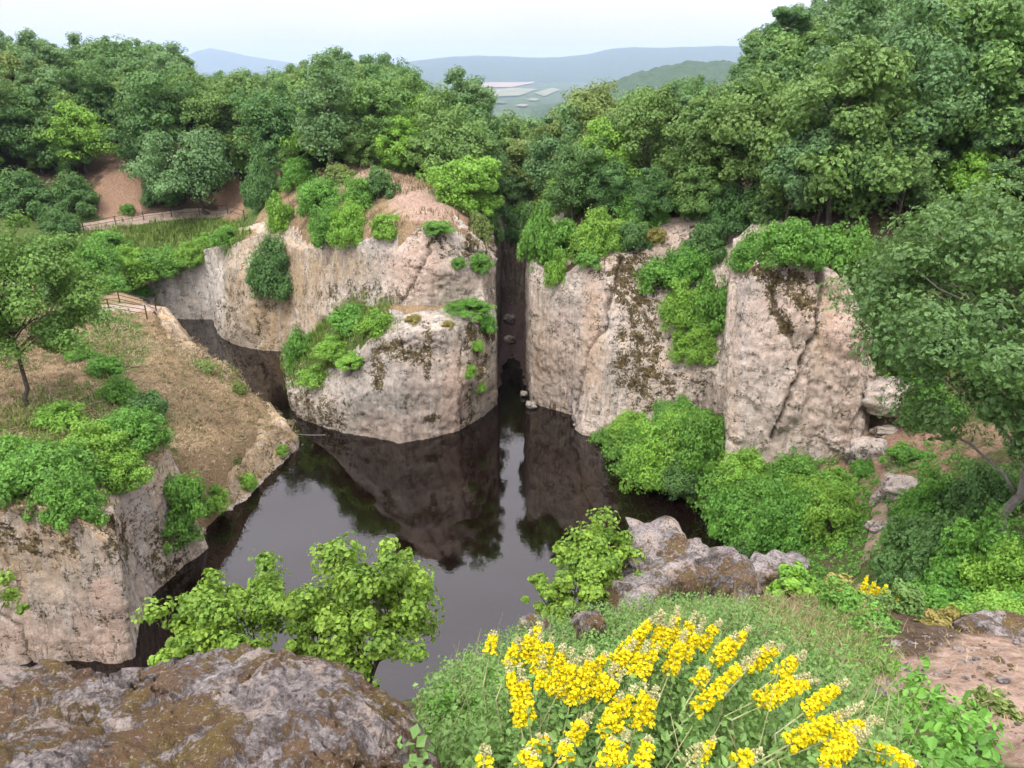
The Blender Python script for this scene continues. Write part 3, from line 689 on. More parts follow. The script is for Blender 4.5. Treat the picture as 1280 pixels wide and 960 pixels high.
# ------------------------------------------------------------------ far country
def sheet(name, P, mat, disp=0, sc=1, seed=0, kind='structure', attrs=None):
    P = np.array(P, float)
    n, m = P.shape[:2]
    if disp:
        P[..., 2] += disp * fbm(P * sc, 4, seed)
    return tag(link(name, mesh_np(name, P.reshape(-1, 3), grid_faces(n, m), mat, True, attrs)), kind=kind)
def wood_mat(name, a, c, sc):
    b = NB(name)
    v = b.noise(sc, 6, 0.75)
    return b.done(b.bsdf(b.mix(b.rng(v, 0.3, 0.7), a, c), 0.95, b.bump(v, 1.0, 8.0), 0.05))
M_HILL = wood_mat('wooded_hill', (0.022, 0.042, 0.020), (0.055, 0.085, 0.035), 0.012)
M_RIDGE = wood_mat('wooded_ridge', (0.024, 0.05, 0.018), (0.07, 0.11, 0.04), 0.06)
def hill(name, prof, f0, f1, back, nx, ny, mat, disp, sc, seed, base_z=-128):
    xs = np.linspace(prof[0][0], prof[-1][0], nx)
    ys = np.interp(xs, [p[0] for p in prof], [p[1] for p in prof])
    rows = []
    for k in range(ny + 1):
        t = k / ny
        f = f0 + (f1 - f0) * t
        crest = np.array([F(x, y, f1) for x, y in zip(xs, ys)])
        row = crest.copy()
        row[:, 0] *= f / f1; row[:, 1] = f
        row[:, 2] = base_z + (crest[:, 2] - base_z) * (t ** 0.9) * (0.85 + 0.15 * t)
        rows.append(row)
    last = rows[-1].copy(); last[:, 1] += back; last[:, 2] = base_z
    rows.append(last)
    P = np.array(rows)
    P[1:-1, :, 2] += disp * fbm(P[1:-1] * sc, 5, seed, 0.6) * np.linspace(0.6, 1.0, ny)[:, None]
    return tag(link(name, mesh_np(name, P.reshape(-1, 3), grid_faces(ny + 2, nx), mat, True)), kind='structure')
hill('hills', [(-400, 96), (150, 92), (380, 88), (470, 82), (520, 76), (560, 71), (600, 69), (650, 71), (700, 71), (735, 67), (765, 61), (790, 59), (830, 60), (900, 57), (960, 60), (1050, 70), (1200, 84), (1600, 92)], 6600, 9000, 1500, 420, 14, M_HILL, 16, 0.0016, 3)
hill('hills', [(100, 92), (180, 86), (225, 73), (245, 64), (262, 60), (280, 63), (310, 70), (345, 75), (400, 84), (470, 90)], 11200, 12500, 1200, 200, 8, M_HILL, 12, 0.0012, 8)
hill('hills', [(600, 190), (660, 150), (700, 132), (740, 114), (765, 101), (790, 90), (820, 84), (860, 78), (900, 77), (950, 80), (1050, 70), (1300, 80)], 1300, 2300, 900, 260, 60, M_RIDGE, 16, 0.02, 13, base_z=-122)
def field(name, pts, col2, col1, lab):
    P = np.array([W(x, y, -121) for x, y in pts])
    P[:, 2] = H(P[:, 0], P[:, 1]) + 6.0
    me = bpy.data.meshes.new(name); me.from_pydata(P.tolist(), [], [list(range(len(P)))])
    me.materials.append(simple_mat('field_crop', col1, col2, 0.01, 0.95, 0.0))
    return tag(link(name, me), kind='structure')
field('field', [(575, 106), (590, 97), (615, 96), (665, 100), (668, 105), (640, 110), (600, 110)], (0.30, 0.22, 0.16), (0.25, 0.18, 0.13), '')
field('field', [(590, 117), (640, 111), (672, 113), (650, 121), (610, 123)], (0.20, 0.19, 0.12), (0.13, 0.15, 0.08), '')
field('field', [(668, 118), (690, 111), (700, 114), (680, 122)], (0.20, 0.20, 0.12), (0.12, 0.14, 0.07), '')
field('field', [(320, 87), (345, 85), (350, 88), (325, 91)], (0.30, 0.22, 0.16), (0.25, 0.18, 0.13), '')
for k_ in range(4):
    u0_ = 592 + 22 * k_ + 4 * (k_ % 3); v0_ = 124 + (k_ * 5) % 14
    field('field', [(u0_, v0_ + 1), (u0_ + 7, v0_ - 1.5), (u0_ + 17, v0_), (u0_ + 11, v0_ + 3)], ((0.16, 0.17, 0.08), (0.09, 0.12, 0.05), (0.22, 0.18, 0.12))[k_ % 3], ((0.12, 0.14, 0.06), (0.06, 0.09, 0.04), (0.18, 0.15, 0.10))[k_ % 3], '')

# ------------------------------------------------------------------ gap floor, back wall, paths
yy = np.linspace(55, 80, 90)[:, None]; xx = np.linspace(-1.7, 2.0, 22)[None, :]
GP = np.stack([xx + 0 * yy, yy + 0 * xx, -0.45 + 1.9 * sstep(62.5, 78, yy) + 0.75 * sstep(54.5, 62, yy) * (np.abs(xx - 0.0) / 1.5) ** 1.3 + 0 * xx], -1)
GP[..., 2] += 0.2 * fbm(GP * 1.4, 4, 2)
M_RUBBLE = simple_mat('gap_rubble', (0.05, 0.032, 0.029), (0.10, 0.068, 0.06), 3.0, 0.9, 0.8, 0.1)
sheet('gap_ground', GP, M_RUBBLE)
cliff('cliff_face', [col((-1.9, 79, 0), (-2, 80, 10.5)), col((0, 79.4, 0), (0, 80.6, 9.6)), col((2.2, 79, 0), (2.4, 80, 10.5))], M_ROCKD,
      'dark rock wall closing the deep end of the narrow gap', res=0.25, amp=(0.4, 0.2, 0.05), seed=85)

def ribbon(name, pts, width, mat, lift=0.05, n=60, edge=0.15, seed=0):
    P = np.array([hit(*p)[:2] for p in pts])
    s = np.r_[0, np.cumsum(np.linalg.norm(np.diff(P, axis=0), axis=1))]
    q = np.linspace(0, s[-1], n)
    C = np.stack([np.interp(q, s, P[:, 0]), np.interp(q, s, P[:, 1])], 1)
    for _ in range(4): C[1:-1] = C[1:-1] * .5 + (C[:-2] + C[2:]) * .25
    T = np.gradient(C, axis=0); T /= np.linalg.norm(T, axis=1, keepdims=True)
    Nn = np.stack([-T[:, 1], T[:, 0]], 1)
    rows = []
    for k, t in enumerate(np.linspace(-1, 1, 9)):
        w = width / 2 * t * (1 + 0.18 * fbm(np.c_[q * 0.8, q * 0, q * 0 + t], 2, seed))
        X = C + Nn * w[:, None]
        z = np.array([drop(a, b) for a, b in X]) + lift - (0.14 if abs(t) == 1 else 0)
        rows.append(np.c_[X, z])
    return tag(link(name, mesh_np(name, np.array(rows).reshape(-1, 3), grid_faces(9, n), mat, True)), kind='structure')
ribbon('path', [(60, 293), (100, 285), (150, 278), (200, 271), (245, 266), (292, 263)], 2.0, M_PATH, 0.08)
ribbon('path', [(70, 392), (100, 386), (140, 384), (170, 386), (198, 392)], 2.2, M_PATH, 0.08)
ribbon('path', [(1085, 700), (1098, 660), (1100, 625), (1110, 590), (1120, 560)], 0.8, simple_mat('bank_path', (0.16, 0.115, 0.08), (0.28, 0.205, 0.15), 3.0), 0.04, 40)

# ------------------------------------------------------------------ boulders
def ico(sub):
    import bmesh
    bm = bmesh.new(); bmesh.ops.create_icosphere(bm, subdivisions=sub, radius=1)
    v = np.array([q.co[:] for q in bm.verts]); f = np.array([[q.index for q in p.verts] for p in bm.faces]); bm.free()
    return v, f
ICO4, ICO5, ICO3 = ico(4), ico(5), ico(3)
def boulder(name, loc, size, seed, mat, label, cat='rock', base=ICO4, rough=0.22, rotz=0.0, group=None, moss=0.0, sq=0.5, fine=0.05, ang=0.28):
    v, f = base
    p = v / (np.abs(v) ** 4).sum(1, keepdims=True) ** (0.25 * sq)
    dsp = 1 + rough * fbm(p * 1.3 + seed * 5.1, 3, seed) * 1.6 + fine * 1.6 * (1 - 2 * np.abs(fbm(p * 4.0 + seed, 4, seed + 2)))
    dsp = dsp + ang * facets(p * 1.5 + seed, seed + 9)[0]
    p = p * dsp[:, None] * np.array(size)
    at_ = {'moss': np.full(len(p), moss), 'grey': np.full(len(p), 0.4), 'ochre': np.zeros(len(p)), 'pink': np.zeros(len(p)), 'white': np.zeros(len(p)), 'crack': np.zeros(len(p))}
    o = link(name, mesh_np(name, p, f, mat, True, at_), loc=loc)
    o.rotation_euler[2] = rotz
    return tag(o, label, cat, group)
boulder('boulder', hit(1080, 570) + (0, 0, 0.35), (1.05, 0.8, 0.75), 3, M_ROCK2, 'large angular pale boulder lying below the rock tower', moss=0.1)
boulder('boulder', hit(1043, 556) + (0, 0, 0.1), (0.5, 0.4, 0.35), 5, M_ROCK2, 'small pale boulder at the right foot of the rock tower')
boulder('boulder', hit(1128, 614) + (0, 0, 0.15), (0.95, 0.7, 0.5), 8, M_ROCK2, 'flat orange pink boulder beside the bank path')
boulder('boulder', hit(1096, 628) + (0, 0, 0.1), (0.35, 0.3, 0.5), 9, M_ROCK, 'small upright grey stone next to the flat orange boulder')
boulder('boulder', hit(1110, 540) + (0, 0, 0.0), (0.8, 0.5, 0.3), 10, M_ROCK2, 'low pale slab under the overhang by the tower')
boulder('overhanging_rock', F(1108, 494, 41.2), (1.5, 1.3, 0.75), 12, M_ROCK2, 'jutting rock shelf right of the tower with a dark hollow beneath', moss=0.1, sq=0.8)
boulder('boulder', hit(1098, 660) + (0, 0, 0.05), (0.5, 0.35, 0.18), 14, M_ROCK2, 'flat stone step on the steep bank path')
for px, py, s_, l_ in ((637, 440, 0.55, 'rounded mossy stone in the middle of the dark gap'), (636, 418, 0.6, 'dark flat stone farthest back in the narrow gap'), (612, 506, 0.3, 'small pale stone at the left edge of the gap mouth'), (664, 506, 0.4, 'orange stone at the right edge of the gap mouth'), (655, 492, 0.3, 'small brown stone inside the gap on the right'), (618, 492, 0.3, 'small brown stone inside the gap on the left')):
    c = W(px, py, 0.25) if py > 480 else F(px, py, 70 if py > 430 else 74)
    if py <= 480: c[2] = -0.5 + 2.3 * float(sstep(62.5, 78, c[1])) + 0.15
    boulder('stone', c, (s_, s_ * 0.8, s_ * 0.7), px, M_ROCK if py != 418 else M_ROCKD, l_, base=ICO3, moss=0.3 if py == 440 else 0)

# foreground boulder
def fg_rock_mat(name, sc=1.0, cover=0.0):
    b = NB(name)
    n = b.noise(2.6 * sc, 9, 0.72); f = b.noise(13 * sc, 8, 0.75); g = b.noise(55 * sc, 5, 0.75); n3 = b.noise(5.5 * sc, 8, 0.75); n4 = b.noise(3.4 * sc, 8, 0.7, vec=b.mapped((1, 1, 1), loc=(4, 7, 2)))
    c = b.mix(b.rng(f, 0.41, 0.58), (0.14, 0.122, 0.115), (0.41, 0.37, 0.35))
    c = b.mix(b.rng(n4, 0.52, 0.57, 0, 0.85), c, b.mix(f, (0.38, 0.29, 0.23), (0.54, 0.45, 0.37)))
    c = b.mix(b.rng(n3, 0.55, 0.60, 0, 0.8), c, (0.50, 0.465, 0.44))
    mo = b.rng(b.math('ADD', n, b.math('MULTIPLY', f, 0.45)), 0.715 - cover, 0.75 - cover)
    mc = b.mix(b.rng(n3, 0.45, 0.55), (0.085, 0.045, 0.032), (0.155, 0.115, 0.022))
    mc = b.mix(b.rng(n4, 0.5, 0.42), mc, (0.16, 0.095, 0.065))
    mc = b.mix(b.rng(g, 0.42, 0.62), mc, (0.24, 0.165, 0.085))
    c = b.mix(mo, c, mc)
    c = b.mix(b.rng(g, 0.54, 0.62, 0, 0.75), c, (0.065, 0.05, 0.045))
    c = b.mix(b.rng(g, 0.45, 0.38, 0, 0.6), c, (0.56, 0.495, 0.44))
    h = b.math('ADD', b.math('MULTIPLY', f, 1.0), b.math('MULTIPLY', g, 0.45))
    h = b.math('ADD', h, b.math('MULTIPLY', mo, 0.25))
    return b.done(b.bsdf(c, 0.95, b.bump(h, 1.0, 0.07 / sc), 0.08))
M_FGROCK = fg_rock_mat('lichened_boulder', 1.0, 0.01)
ridge = [(-260, 850, 3.3), (-120, 838, 3.2), (0, 832, 3.1), (60, 824, 3.05), (120, 840, 2.9), (190, 845, 2.8), (250, 832, 2.75), (310, 826, 2.75), (355, 823, 2.7), (405, 842, 2.6), (445, 866, 2.5), (480, 905, 2.3), (500, 945, 2.15), (512, 1010, 2.0)]
fcols = []
for px, py, dp in ridge:
    py = py + 14
    r_ = D(px, py, dp); far = r_ + (0, 0.55, -0.7); fb = r_ + (0.05, 0.6, -2.4)
    m1 = D(px + 6, py + 14, dp - 0.16); m2 = D(px + 14, py + 75, dp - 0.55); m3 = D(px + 20, max(py + 190, 1040), 1.85)
    if px > 450: m2 = D(px - 20, py + 75, dp - 0.25); m3 = D(px - 30, 1060, 1.8)
    fcols.append([m3, m2, m1, r_, far, fb])
fcols.append([D(520, 1060, 1.75), D(535, 1000, 1.95), D(540, 1010, 2.0), D(545, 1020, 2.1), D(545, 1020, 2.1) + (0.02, .3, -.7), D(545, 1020, 2.1) + (0.05, .4, -2)])
cliff('boulder', fcols, M_FGROCK, 'large foreground boulder covered in grey lichen and brown moss', cat='boulder', res=0.017, amp=(0.0, 0.04, 0.012), lap=None, seed=91, sm=8, fac=0.5, fsc=3.0)
_bo = COL.objects[-1]
# finer lumps on it
_me = _bo.data
co = np.zeros(len(_me.vertices) * 3, np.float32); _me.vertices.foreach_get('co', co); co = co.reshape(-1, 3)
nn = np.zeros(len(_me.vertices) * 3, np.float32); _me.vertices.foreach_get('normal', nn); nn = nn.reshape(-1, 3)
co2 = co + nn * (0.09 * fbm(co * 2.2, 3, 4) + 0.03 * (1 - 2 * np.abs(fbm(co * 5.5, 4, 6))) + 0.022 * fbm(co * 14, 3, 8) + 0.014 * np.minimum(fbm(co * 34, 3, 9), 0.15) + 0.03 * facets(co * 7, 3)[0])[:, None]
_me.vertices.foreach_set('co', co2.astype(np.float32).ravel()); _me.update()

M_LEDGE = fg_rock_mat('mossy_ledge_rock', 0.6, -0.02)
boulder('boulder', D(836, 732, 10.9), (0.74, 0.7, 0.66), 21, M_LEDGE, 'mossy grey rock crest at the edge of the near slope above the lake', base=ICO5, rough=0.25, sq=0.9)
boulder('boulder', D(890, 745, 11.0), (0.55, 0.6, 0.5), 22, M_LEDGE, 'lower shoulder of rock beside the mossy crest', base=ICO4, rough=0.25)
boulder('boulder', D(972, 722, 11.8), (0.42, 0.45, 0.27), 24, M_LEDGE, 'low grey rock between the fern and the mossy crest', base=ICO4)
boulder('boulder', D(736, 782, 8.0), (0.14, 0.13, 0.17), 26, M_LEDGE, 'small pale stone standing behind the yellow flowers', base=ICO4)
boulder('boulder', D(800, 772, 9.8), (0.36, 0.4, 0.3), 29, M_LEDGE, 'brown mossy rock just left below the rock crest', base=ICO4)
boulder('boulder', D(668, 812, 9.0), (0.22, 0.3, 0.35), 27, M_LEDGE, 'dark rock under the small oak at the cliff edge', base=ICO4)
boulder('boulder', D(1258, 808, 9.2), (0.6, 0.4, 0.28), 28, M_LEDGE, 'broken brown rock edge at the right rim of the slope', base=ICO4)
boulder('boulder', D(1208, 800, 9.6), (0.25, 0.3, 0.18), 30, M_LEDGE, 'small broken rock left of the brown rock edge', base=ICO4)

# ------------------------------------------------------------------ railings
def tube(P, R, sides=6):
    P = np.array(P, float); R = np.broadcast_to(np.array(R, float), (len(P),))
    T = np.gradient(P, axis=0); T /= np.maximum(np.linalg.norm(T, axis=1, keepdims=True), 1e-9)
    ref = np.where(np.abs(T[:, 2:3]) > 0.9, np.array([[1.0, 0, 0]]), np.array([[0, 0, 1.0]]))
    A = np.cross(T, ref); A /= np.linalg.norm(A, axis=1, keepdims=True); Bn = np.cross(T, A)
    a = np.linspace(0, 2 * np.pi, sides, endpoint=False)
    V_ = (P[:, None] + R[:, None, None] * (np.cos(a)[None, :, None] * A[:, None] + np.sin(a)[None, :, None] * Bn[:, None])).reshape(-1, 3)
    n = len(P); i = np.arange(n - 1)[:, None] * sides + np.arange(sides)[None]
    j = np.arange(n - 1)[:, None] * sides + (np.arange(sides)[None] + 1) % sides
    Fq = np.stack([i, j, j + sides, i + sides], -1).reshape(-1, 4)
    V_ = np.concatenate([V_, P[:1], P[-1:]]); c0, c1 = len(V_) - 2, len(V_) - 1
    k = np.arange(sides); k2 = (k + 1) % sides
    Fq = np.concatenate([Fq, np.stack([k2, k, np.full(sides, c0), np.full(sides, c0)], -1), np.stack([k + (n - 1) * sides, k2 + (n - 1) * sides, np.full(sides, c1), np.full(sides, c1)], -1)])
    tri = np.concatenate([Fq[:, [0, 1, 2]], Fq[:, [0, 2, 3]]]); tri = tri[(tri[:, 0] != tri[:, 1]) & (tri[:, 1] != tri[:, 2]) & (tri[:, 0] != tri[:, 2])]
    return V_, tri
def railing(name, pts, label, hgt=1.15, rails=(0.55, 1.08), r=0.05, rr=0.03):
    P = np.array([hit(*p) for p in pts])
    root = tag(link(name, None, loc=P[0]), label, 'railing')
    for p in P:
        v, f = tube([p - (0, 0, 0.3), p + (0, 0, hgt)], r, 6)
        link('post', mesh_np('post', v - p, f, M_IRON), root, p - P[0])
    for h in rails:
        for a, b_ in zip(P[:-1], P[1:]):
            a2, b2 = a + (0, 0, h), b_ + (0, 0, h)
            v, f = tube([a2, b2], rr, 5)
            link('rail', mesh_np('rail', v - a2, f, M_IRON), root, a2 - P[0])
    return root
railing('railing', [(75, 296), (105, 289), (145, 282), (180, 276), (215, 272), (250, 270), (285, 268), (306, 276)], 'thin dark post and rail railing along the upper dirt path')
railing('railing', [(96, 391), (137, 390), (184, 398)], 'dark railing on the near side of the lower path', rails=(0.4, 0.75, 1.08))
railing('railing', [(100, 382), (118, 379), (150, 379), (196, 391)], 'dark railing on the far side of the lower path', rails=(0.4, 0.75, 1.08))
a_, b_ = F(372, 543, 49.6) , F(430, 541, 51.5)
t_ = np.linspace(0, 1, 12)[:, None]
P_ = a_ * (1 - t_) + b_ * t_; P_[:, 2] -= 0.12 * np.sin(np.pi * t_[:, 0])
v, f = tube(P_, 0.018, 5)
tag(link('rope', mesh_np('rope', v - a_, f, M_CABLE), loc=a_), 'thin pale rope strung from the bank tip to the rock block', 'rope')
# ------------------------------------------------------------------ foliage builders
def rnd_dirs(n, R):
    v = R.normal(size=(n, 3)); return v / np.linalg.norm(v, axis=1, keepdims=True)
def unit(v):
    return v / np.maximum(np.linalg.norm(v, axis=-1, keepdims=True), 1e-9)
LOBED = (np.array([(0, 0), (0, .55), (0, 1.0), (-.24, .24), (-.36, .60), (.24, .24), (.36, .60)]),
         np.array([(0, 1, 3), (3, 1, 4), (1, 2, 4), (0, 5, 1), (5, 6, 1), (1, 6, 2)]))
OVAL = (np.array([(0, 0), (0, 1.0), (-.26, .30), (-.22, .68), (.26, .30), (.22, .68)]), np.array([(0, 1, 2), (2, 1, 3), (0, 4, 1), (4, 5, 1)]))
DIAM = (np.array([(0, 0), (0, 1.0), (-.36, .45), (.36, .55)]), np.array([(0, 1, 2), (0, 3, 1)]))
RAGG = (np.array([(0, 0), (-.48, .52), (-.10, 1.02), (.50, .72), (.12, .98)]), np.array([(0, 2, 1), (0, 3, 4)]))   # a pair of leaves on one stalk
def leaves(C, N, size, R, tone, shape=DIAM, fold=0.25, spin=None):
    """one leaf shape per centre"""
    n = len(C)
    N = unit(N)
    t = unit(np.cross(N, rnd_dirs(n, R))) if spin is None else unit(spin)
    b_ = np.cross(N, t)
    sz = (size * R.uniform(0.65, 1.3, n))[:, None]
    S, Fc = shape
    V_ = np.empty((n, len(S), 3))
    for k, (a, l) in enumerate(S):
        V_[:, k] = C + sz * (b_ * a + t * (l - 0.5) + N * (abs(a) * fold - 0.18 * (l - 0.4) ** 2))
    Ff = (np.arange(n)[:, None, None] * len(S) + Fc[None]).reshape(-1, 3)
    return V_.reshape(-1, 3), Ff, np.repeat(np.clip(tone, 0, 1), len(S))
def join(parts):
    vs, fs, ts, o = [], [], [], 0
    for p in parts:
        vs.append(p[0]); fs.append(p[1] + o); o += len(p[0])
        ts.append(p[2] if len(p) > 2 else np.zeros(len(p[0])))
    return np.concatenate(vs), np.concatenate(fs), np.concatenate(ts)
def clump_leaves(cs, rs, per, size, R, shape=DIAM, flat=0.75, sub=7, up=0.55, shell=0.55):
    parts = []
    for c, r in zip(cs, rs):
        n = max(12, int(per * R.uniform(0.7, 1.3)))
        ct = R.uniform(-0.22, 0.22)
        sd_c = rnd_dirs(sub, R) * np.array((1, 1, 0.8)) * r * 0.62
        k = R.integers(0, sub, n)
        dv = rnd_dirs(n, R)
        rad = r * 0.58 * (shell + (1 - shell) * R.random(n) ** 0.5)
        q = sd_c[k] + dv * rad[:, None]
        q[:, 2] *= flat
        Nn = unit(dv * 0.9 + unit(q + 1e-6) * 0.6 + np.array((0, 0, up)) + 0.45 * R.normal(size=(n, 3)))
        st = R.uniform(-0.10, 0.10, sub)[k]
        parts.append(leaves(c + q, Nn, size, R, 0.5 + ct + st + R.normal(0, 0.16, n), shape))
    return join(parts)
def limb(a, b_, r0, r1, R, n=6, wob=0.12, sides=5):
    t = np.linspace(0, 1, n)[:, None]
    P = a * (1 - t) + b_ * t
    L = np.linalg.norm(b_ - a)
    off = R.normal(size=(n, 3)) * wob * L * 0.25; off[0] = 0
    P = P + off + np.array((0, 0, 0.10 * L)) * np.sin(np.pi * t)
    return tube(P, np.linspace(r0, r1, n), sides)
def make_tree(seed, h, w, base, ncl, per, leaf, mat, bark=M_BARK, shape=RAGG, top=1.0, lean=(0, 0), clump=0.165, trunk_r=None, asym=0.25, cone=0.0, sub=7, nlimb=None, fill=0.45):
    R = np.random.default_rng(seed)
    z0 = h * base
    cen = np.array((lean[0] * 0.6, lean[1] * 0.6, (z0 + h) / 2))
    ax = np.array((w / 2, w / 2, (h - z0) / 2))
    d = rnd_dirs(ncl * 3, R)
    d = d[d[:, 2] > -0.75][:ncl]
    rad = R.uniform(fill, 1.0, len(d)) ** 0.6
    out = R.random(len(d)) < 0.14; rad[out] *= R.uniform(1.05, 1.28, out.sum())
    lob = 1 + max(asym, 0.45) * 1.25 * fbm(d * 1.6 + seed * 3.7, 2, seed)
    cs = cen + d * ax * (rad * lob)[:, None] * 0.86
    if cone:
        k = np.clip((cs[:, 2] - z0) / (h - z0), 0, 1); s_ = 1 - cone * k
        cs[:, 0] = cen[0] + (cs[:, 0] - cen[0]) * s_ * 1.25; cs[:, 1] = cen[1] + (cs[:, 1] - cen[1]) * s_ * 1.25
    rs = w * clump * R.uniform(0.45, 1.3, len(cs))
    crown = clump_leaves(cs, rs, per, leaf, R, shape, sub=sub)
    tr = trunk_r or 0.02 * h
    tp = cen + (0, 0, ax[2] * 0.45)
    mid = np.array((lean[0] * 0.15, lean[1] * 0.15, z0 * 0.8))
    P = np.array([(0, 0, -0.6), (0.0, 0.0, 0.0), mid * 0.5 + R.normal(size=3) * 0.03 * h * np.array((1, 1, 0)), mid, mid * 0.5 + tp * 0.5 + R.normal(size=3) * 0.03 * h * np.array((1, 1, 0)), tp])
    t_ = [tube(P, [tr * 1.6, tr * 1.25, tr, tr * 0.85, tr * 0.55, tr * 0.15], 7)]
    order = R.permutation(len(cs))[:(nlimb or max(8, len(cs) // 3))]
    for i in order:
        f_ = np.clip((cs[i][2] - z0 * 0.5) / (h), 0.15, 0.8)
        a = np.array([np.interp(f_ * tp[2], P[:, 2], P[:, k]) for k in range(3)])
        t_.append(limb(a, cs[i], tr * 0.38, tr * 0.06, R))
    tv = join(t_)
    tm = mesh_np('trunk', tv[0], tv[1], bark, True)
    cm = mesh_np('crown', crown[0], crown[1], mat, False, {'tone': crown[2]})
    return tm, cm
def make_bush(seed, w, h, ncl, per, leaf, mat, shape=RAGG, clump=0.24, up=0.5, sub=5):
    R = np.random.default_rng(seed)
    d = rnd_dirs(ncl * 3, R); d[:, 2] = np.abs(d[:, 2]) - 0.12; d = d[:ncl]
    lob = 1 + 0.35 * fbm(d * 1.8 + seed * 2.1, 2, seed)
    cs = d * np.array((w / 2, w / 2, h)) * (R.uniform(0.35, 1, len(d)) ** 0.6 * lob)[:, None] * 0.85 + (0, 0, 0.12 * h)
    rs = w * clump * R.uniform(0.6, 1.2, len(cs))
    cr = clump_leaves(cs, rs, per, leaf, R, shape, flat=0.85, up=up, sub=sub)
    st = [limb(np.array((R.uniform(-.1, .1), R.uniform(-.1, .1), -0.35)), c, 0.022 * w, 0.006 * w, R) for c in cs[R.permutation(len(cs))[:7]]]
    sv = join(st)
    return mesh_np('stem', sv[0], sv[1], M_BARK, True), mesh_np('foliage', cr[0], cr[1], mat, False, {'tone': cr[2]})
def put(name, meshes, names, loc, scale=1.0, rz=0.0, label=None, cat='tree', group=None, tilt=(0, 0)):
    r = link(name, None, loc=loc)
    s_ = scale if hasattr(scale, '__len__') else (scale,) * 3
    r.scale = s_; r.rotation_euler = (tilt[0], tilt[1], rz)
    for m_, n_ in zip(meshes, names):
        link(n_, m_, r)
    return tag(r, label, cat, group)
TN = ('trunk', 'crown'); BN = ('stem', 'foliage')

# ------------------------------------------------------------------ the wood
KINDS = {  # look -> list of meshes
    'mid green': [make_tree(101, 11, 8.0, 0.08, 78, 239, 0.278, M_LEAF_MID), make_tree(102, 12, 7.0, 0.08, 75, 239, 0.257, M_LEAF_MID, asym=0.4), make_tree(103, 10, 8.5, 0.06, 84, 231, 0.278, M_LEAF_MID, asym=0.5)],
    'dark green': [make_tree(111, 12, 7.5, 0.06, 81, 255, 0.257, M_LEAF_DARK), make_tree(112, 11, 8.5, 0.1, 84, 246, 0.257, M_LEAF_DARK, asym=0.45)],
    'grey green': [make_tree(121, 11, 7.0, 0.06, 69, 207, 0.235, M_LEAF_COOL, asym=0.4), make_tree(122, 13, 6.5, 0.08, 72, 207, 0.235, M_LEAF_COOL, asym=0.45)],
    'olive green': [make_tree(131, 11, 7.5, 0.08, 72, 215, 0.246, M_LEAF_OLIVE, asym=0.4), make_tree(132, 9.5, 7.0, 0.08, 66, 215, 0.246, M_LEAF_OLIVE)],
    'bright green': [make_tree(141, 9, 6.5, 0.05, 69, 223, 0.235, M_LEAF_BRIGHT, asym=0.35)],
}
R0 = np.random.default_rng(7)
def inpoly(px, py, poly):
    return sdist(poly, np.array([float(px)]), np.array([float(py)]))[0] > 0
ZONES = [  # phrase, plan polygon, spacing, height factor, palette weights
    ('on the hill above the path', [(-82, 84), (-66, 88), (-62, 97), (-30, 97), (-24, 93), (-24, 128), (-40, 150), (-95, 150), (-110, 100)], 5.2, (0.9, 1.3), (3, 2.2, 3, 1, 0.6)),
    ('behind the middle rock', [(-27, 84), (-20, 78), (-8, 76), (-3.4, 70), (-2.6, 90), (-3, 122), (-24, 128)], 4.8, (0.9, 1.2), (4, 2, 1.6, 0.6, 1.2)),
    ('beyond the end of the gap', [(-3, 84), (4, 84), (10, 100), (14, 128), (-4, 132), (-3, 100)], 4.5, (0.8, 1.15), (4, 2, 1, 1, 0.6)),
    ('on the right hillside', [(3.4, 62), (9, 61), (14, 57), (20, 47), (28, 47), (36, 44), (48, 40), (75, 50), (95, 85), (70, 128), (30, 128), (14, 122), (8, 96), (4, 84)], 5.6, (0.85, 1.2), (3.4, 1.6, 1.6, 2.2, 0.8)),
]
names_k = list(KINDS)
EXCL = [[(120, 190), (190, 190), (200, 268), (118, 272)], [(272, 222), (312, 222), (312, 275), (270, 275)]]
placed = []
for zi, (ph, poly, sp, hr, wts) in enumerate(ZONES):
    P = np.array(poly)
    for gy_ in np.arange(P[:, 1].min(), P[:, 1].max(), sp * 0.87):
        row = int(round((gy_ - P[:, 1].min()) / (sp * 0.87)))
        for gx_ in np.arange(P[:, 0].min(), P[:, 0].max(), sp):
            x, y = gx_ + (row % 2) * sp / 2 + R0.uniform(-.3, .3) * sp, gy_ + R0.uniform(-.3, .3) * sp
            if not inpoly(x, y, P): continue
            z = Hs(x, y)
            px, py = proj(np.array((x, y, z)))
            if any(inpoly(px, py, e) for e in EXCL) or px < -90 or px > 1400: continue
            k = names_k[R0.choice(5, p=np.array(wts) / sum(wts))]
            placed.append([x, y, z, k, R0.uniform(*hr), zi, float(px)])
# thin out what later rows hide: keep the first rows and whatever stands clear of the trees in front
def top_py(t, f=0.97):
    return proj(np.array((t[0], t[1], t[2] + 11 * t[4] * f)))
SKY = [(-100, 40), (0, 42), (100, 48), (130, 52), (150, 44), (228, 50), (238, 80), (345, 90), (400, 70), (440, 60), (500, 75), (560, 88), (600, 104), (640, 124), (670, 128), (695, 104), (740, 90), (790, 102), (830, 100), (880, 86), (930, 70), (950, 25), (985, 0), (1280, -60), (1500, -60)]
for t in placed:                      # keep every crown under the line of the wood against the sky
    lim = np.interp(t[6], [a[0] for a in SKY], [a[1] for a in SKY]) + R0.uniform(0, 14)
    t[4] = min(t[4], (F(t[6], lim, t[1])[2] - t[2]) / 11.3)
placed = [t for t in placed if t[4] > 0.42]
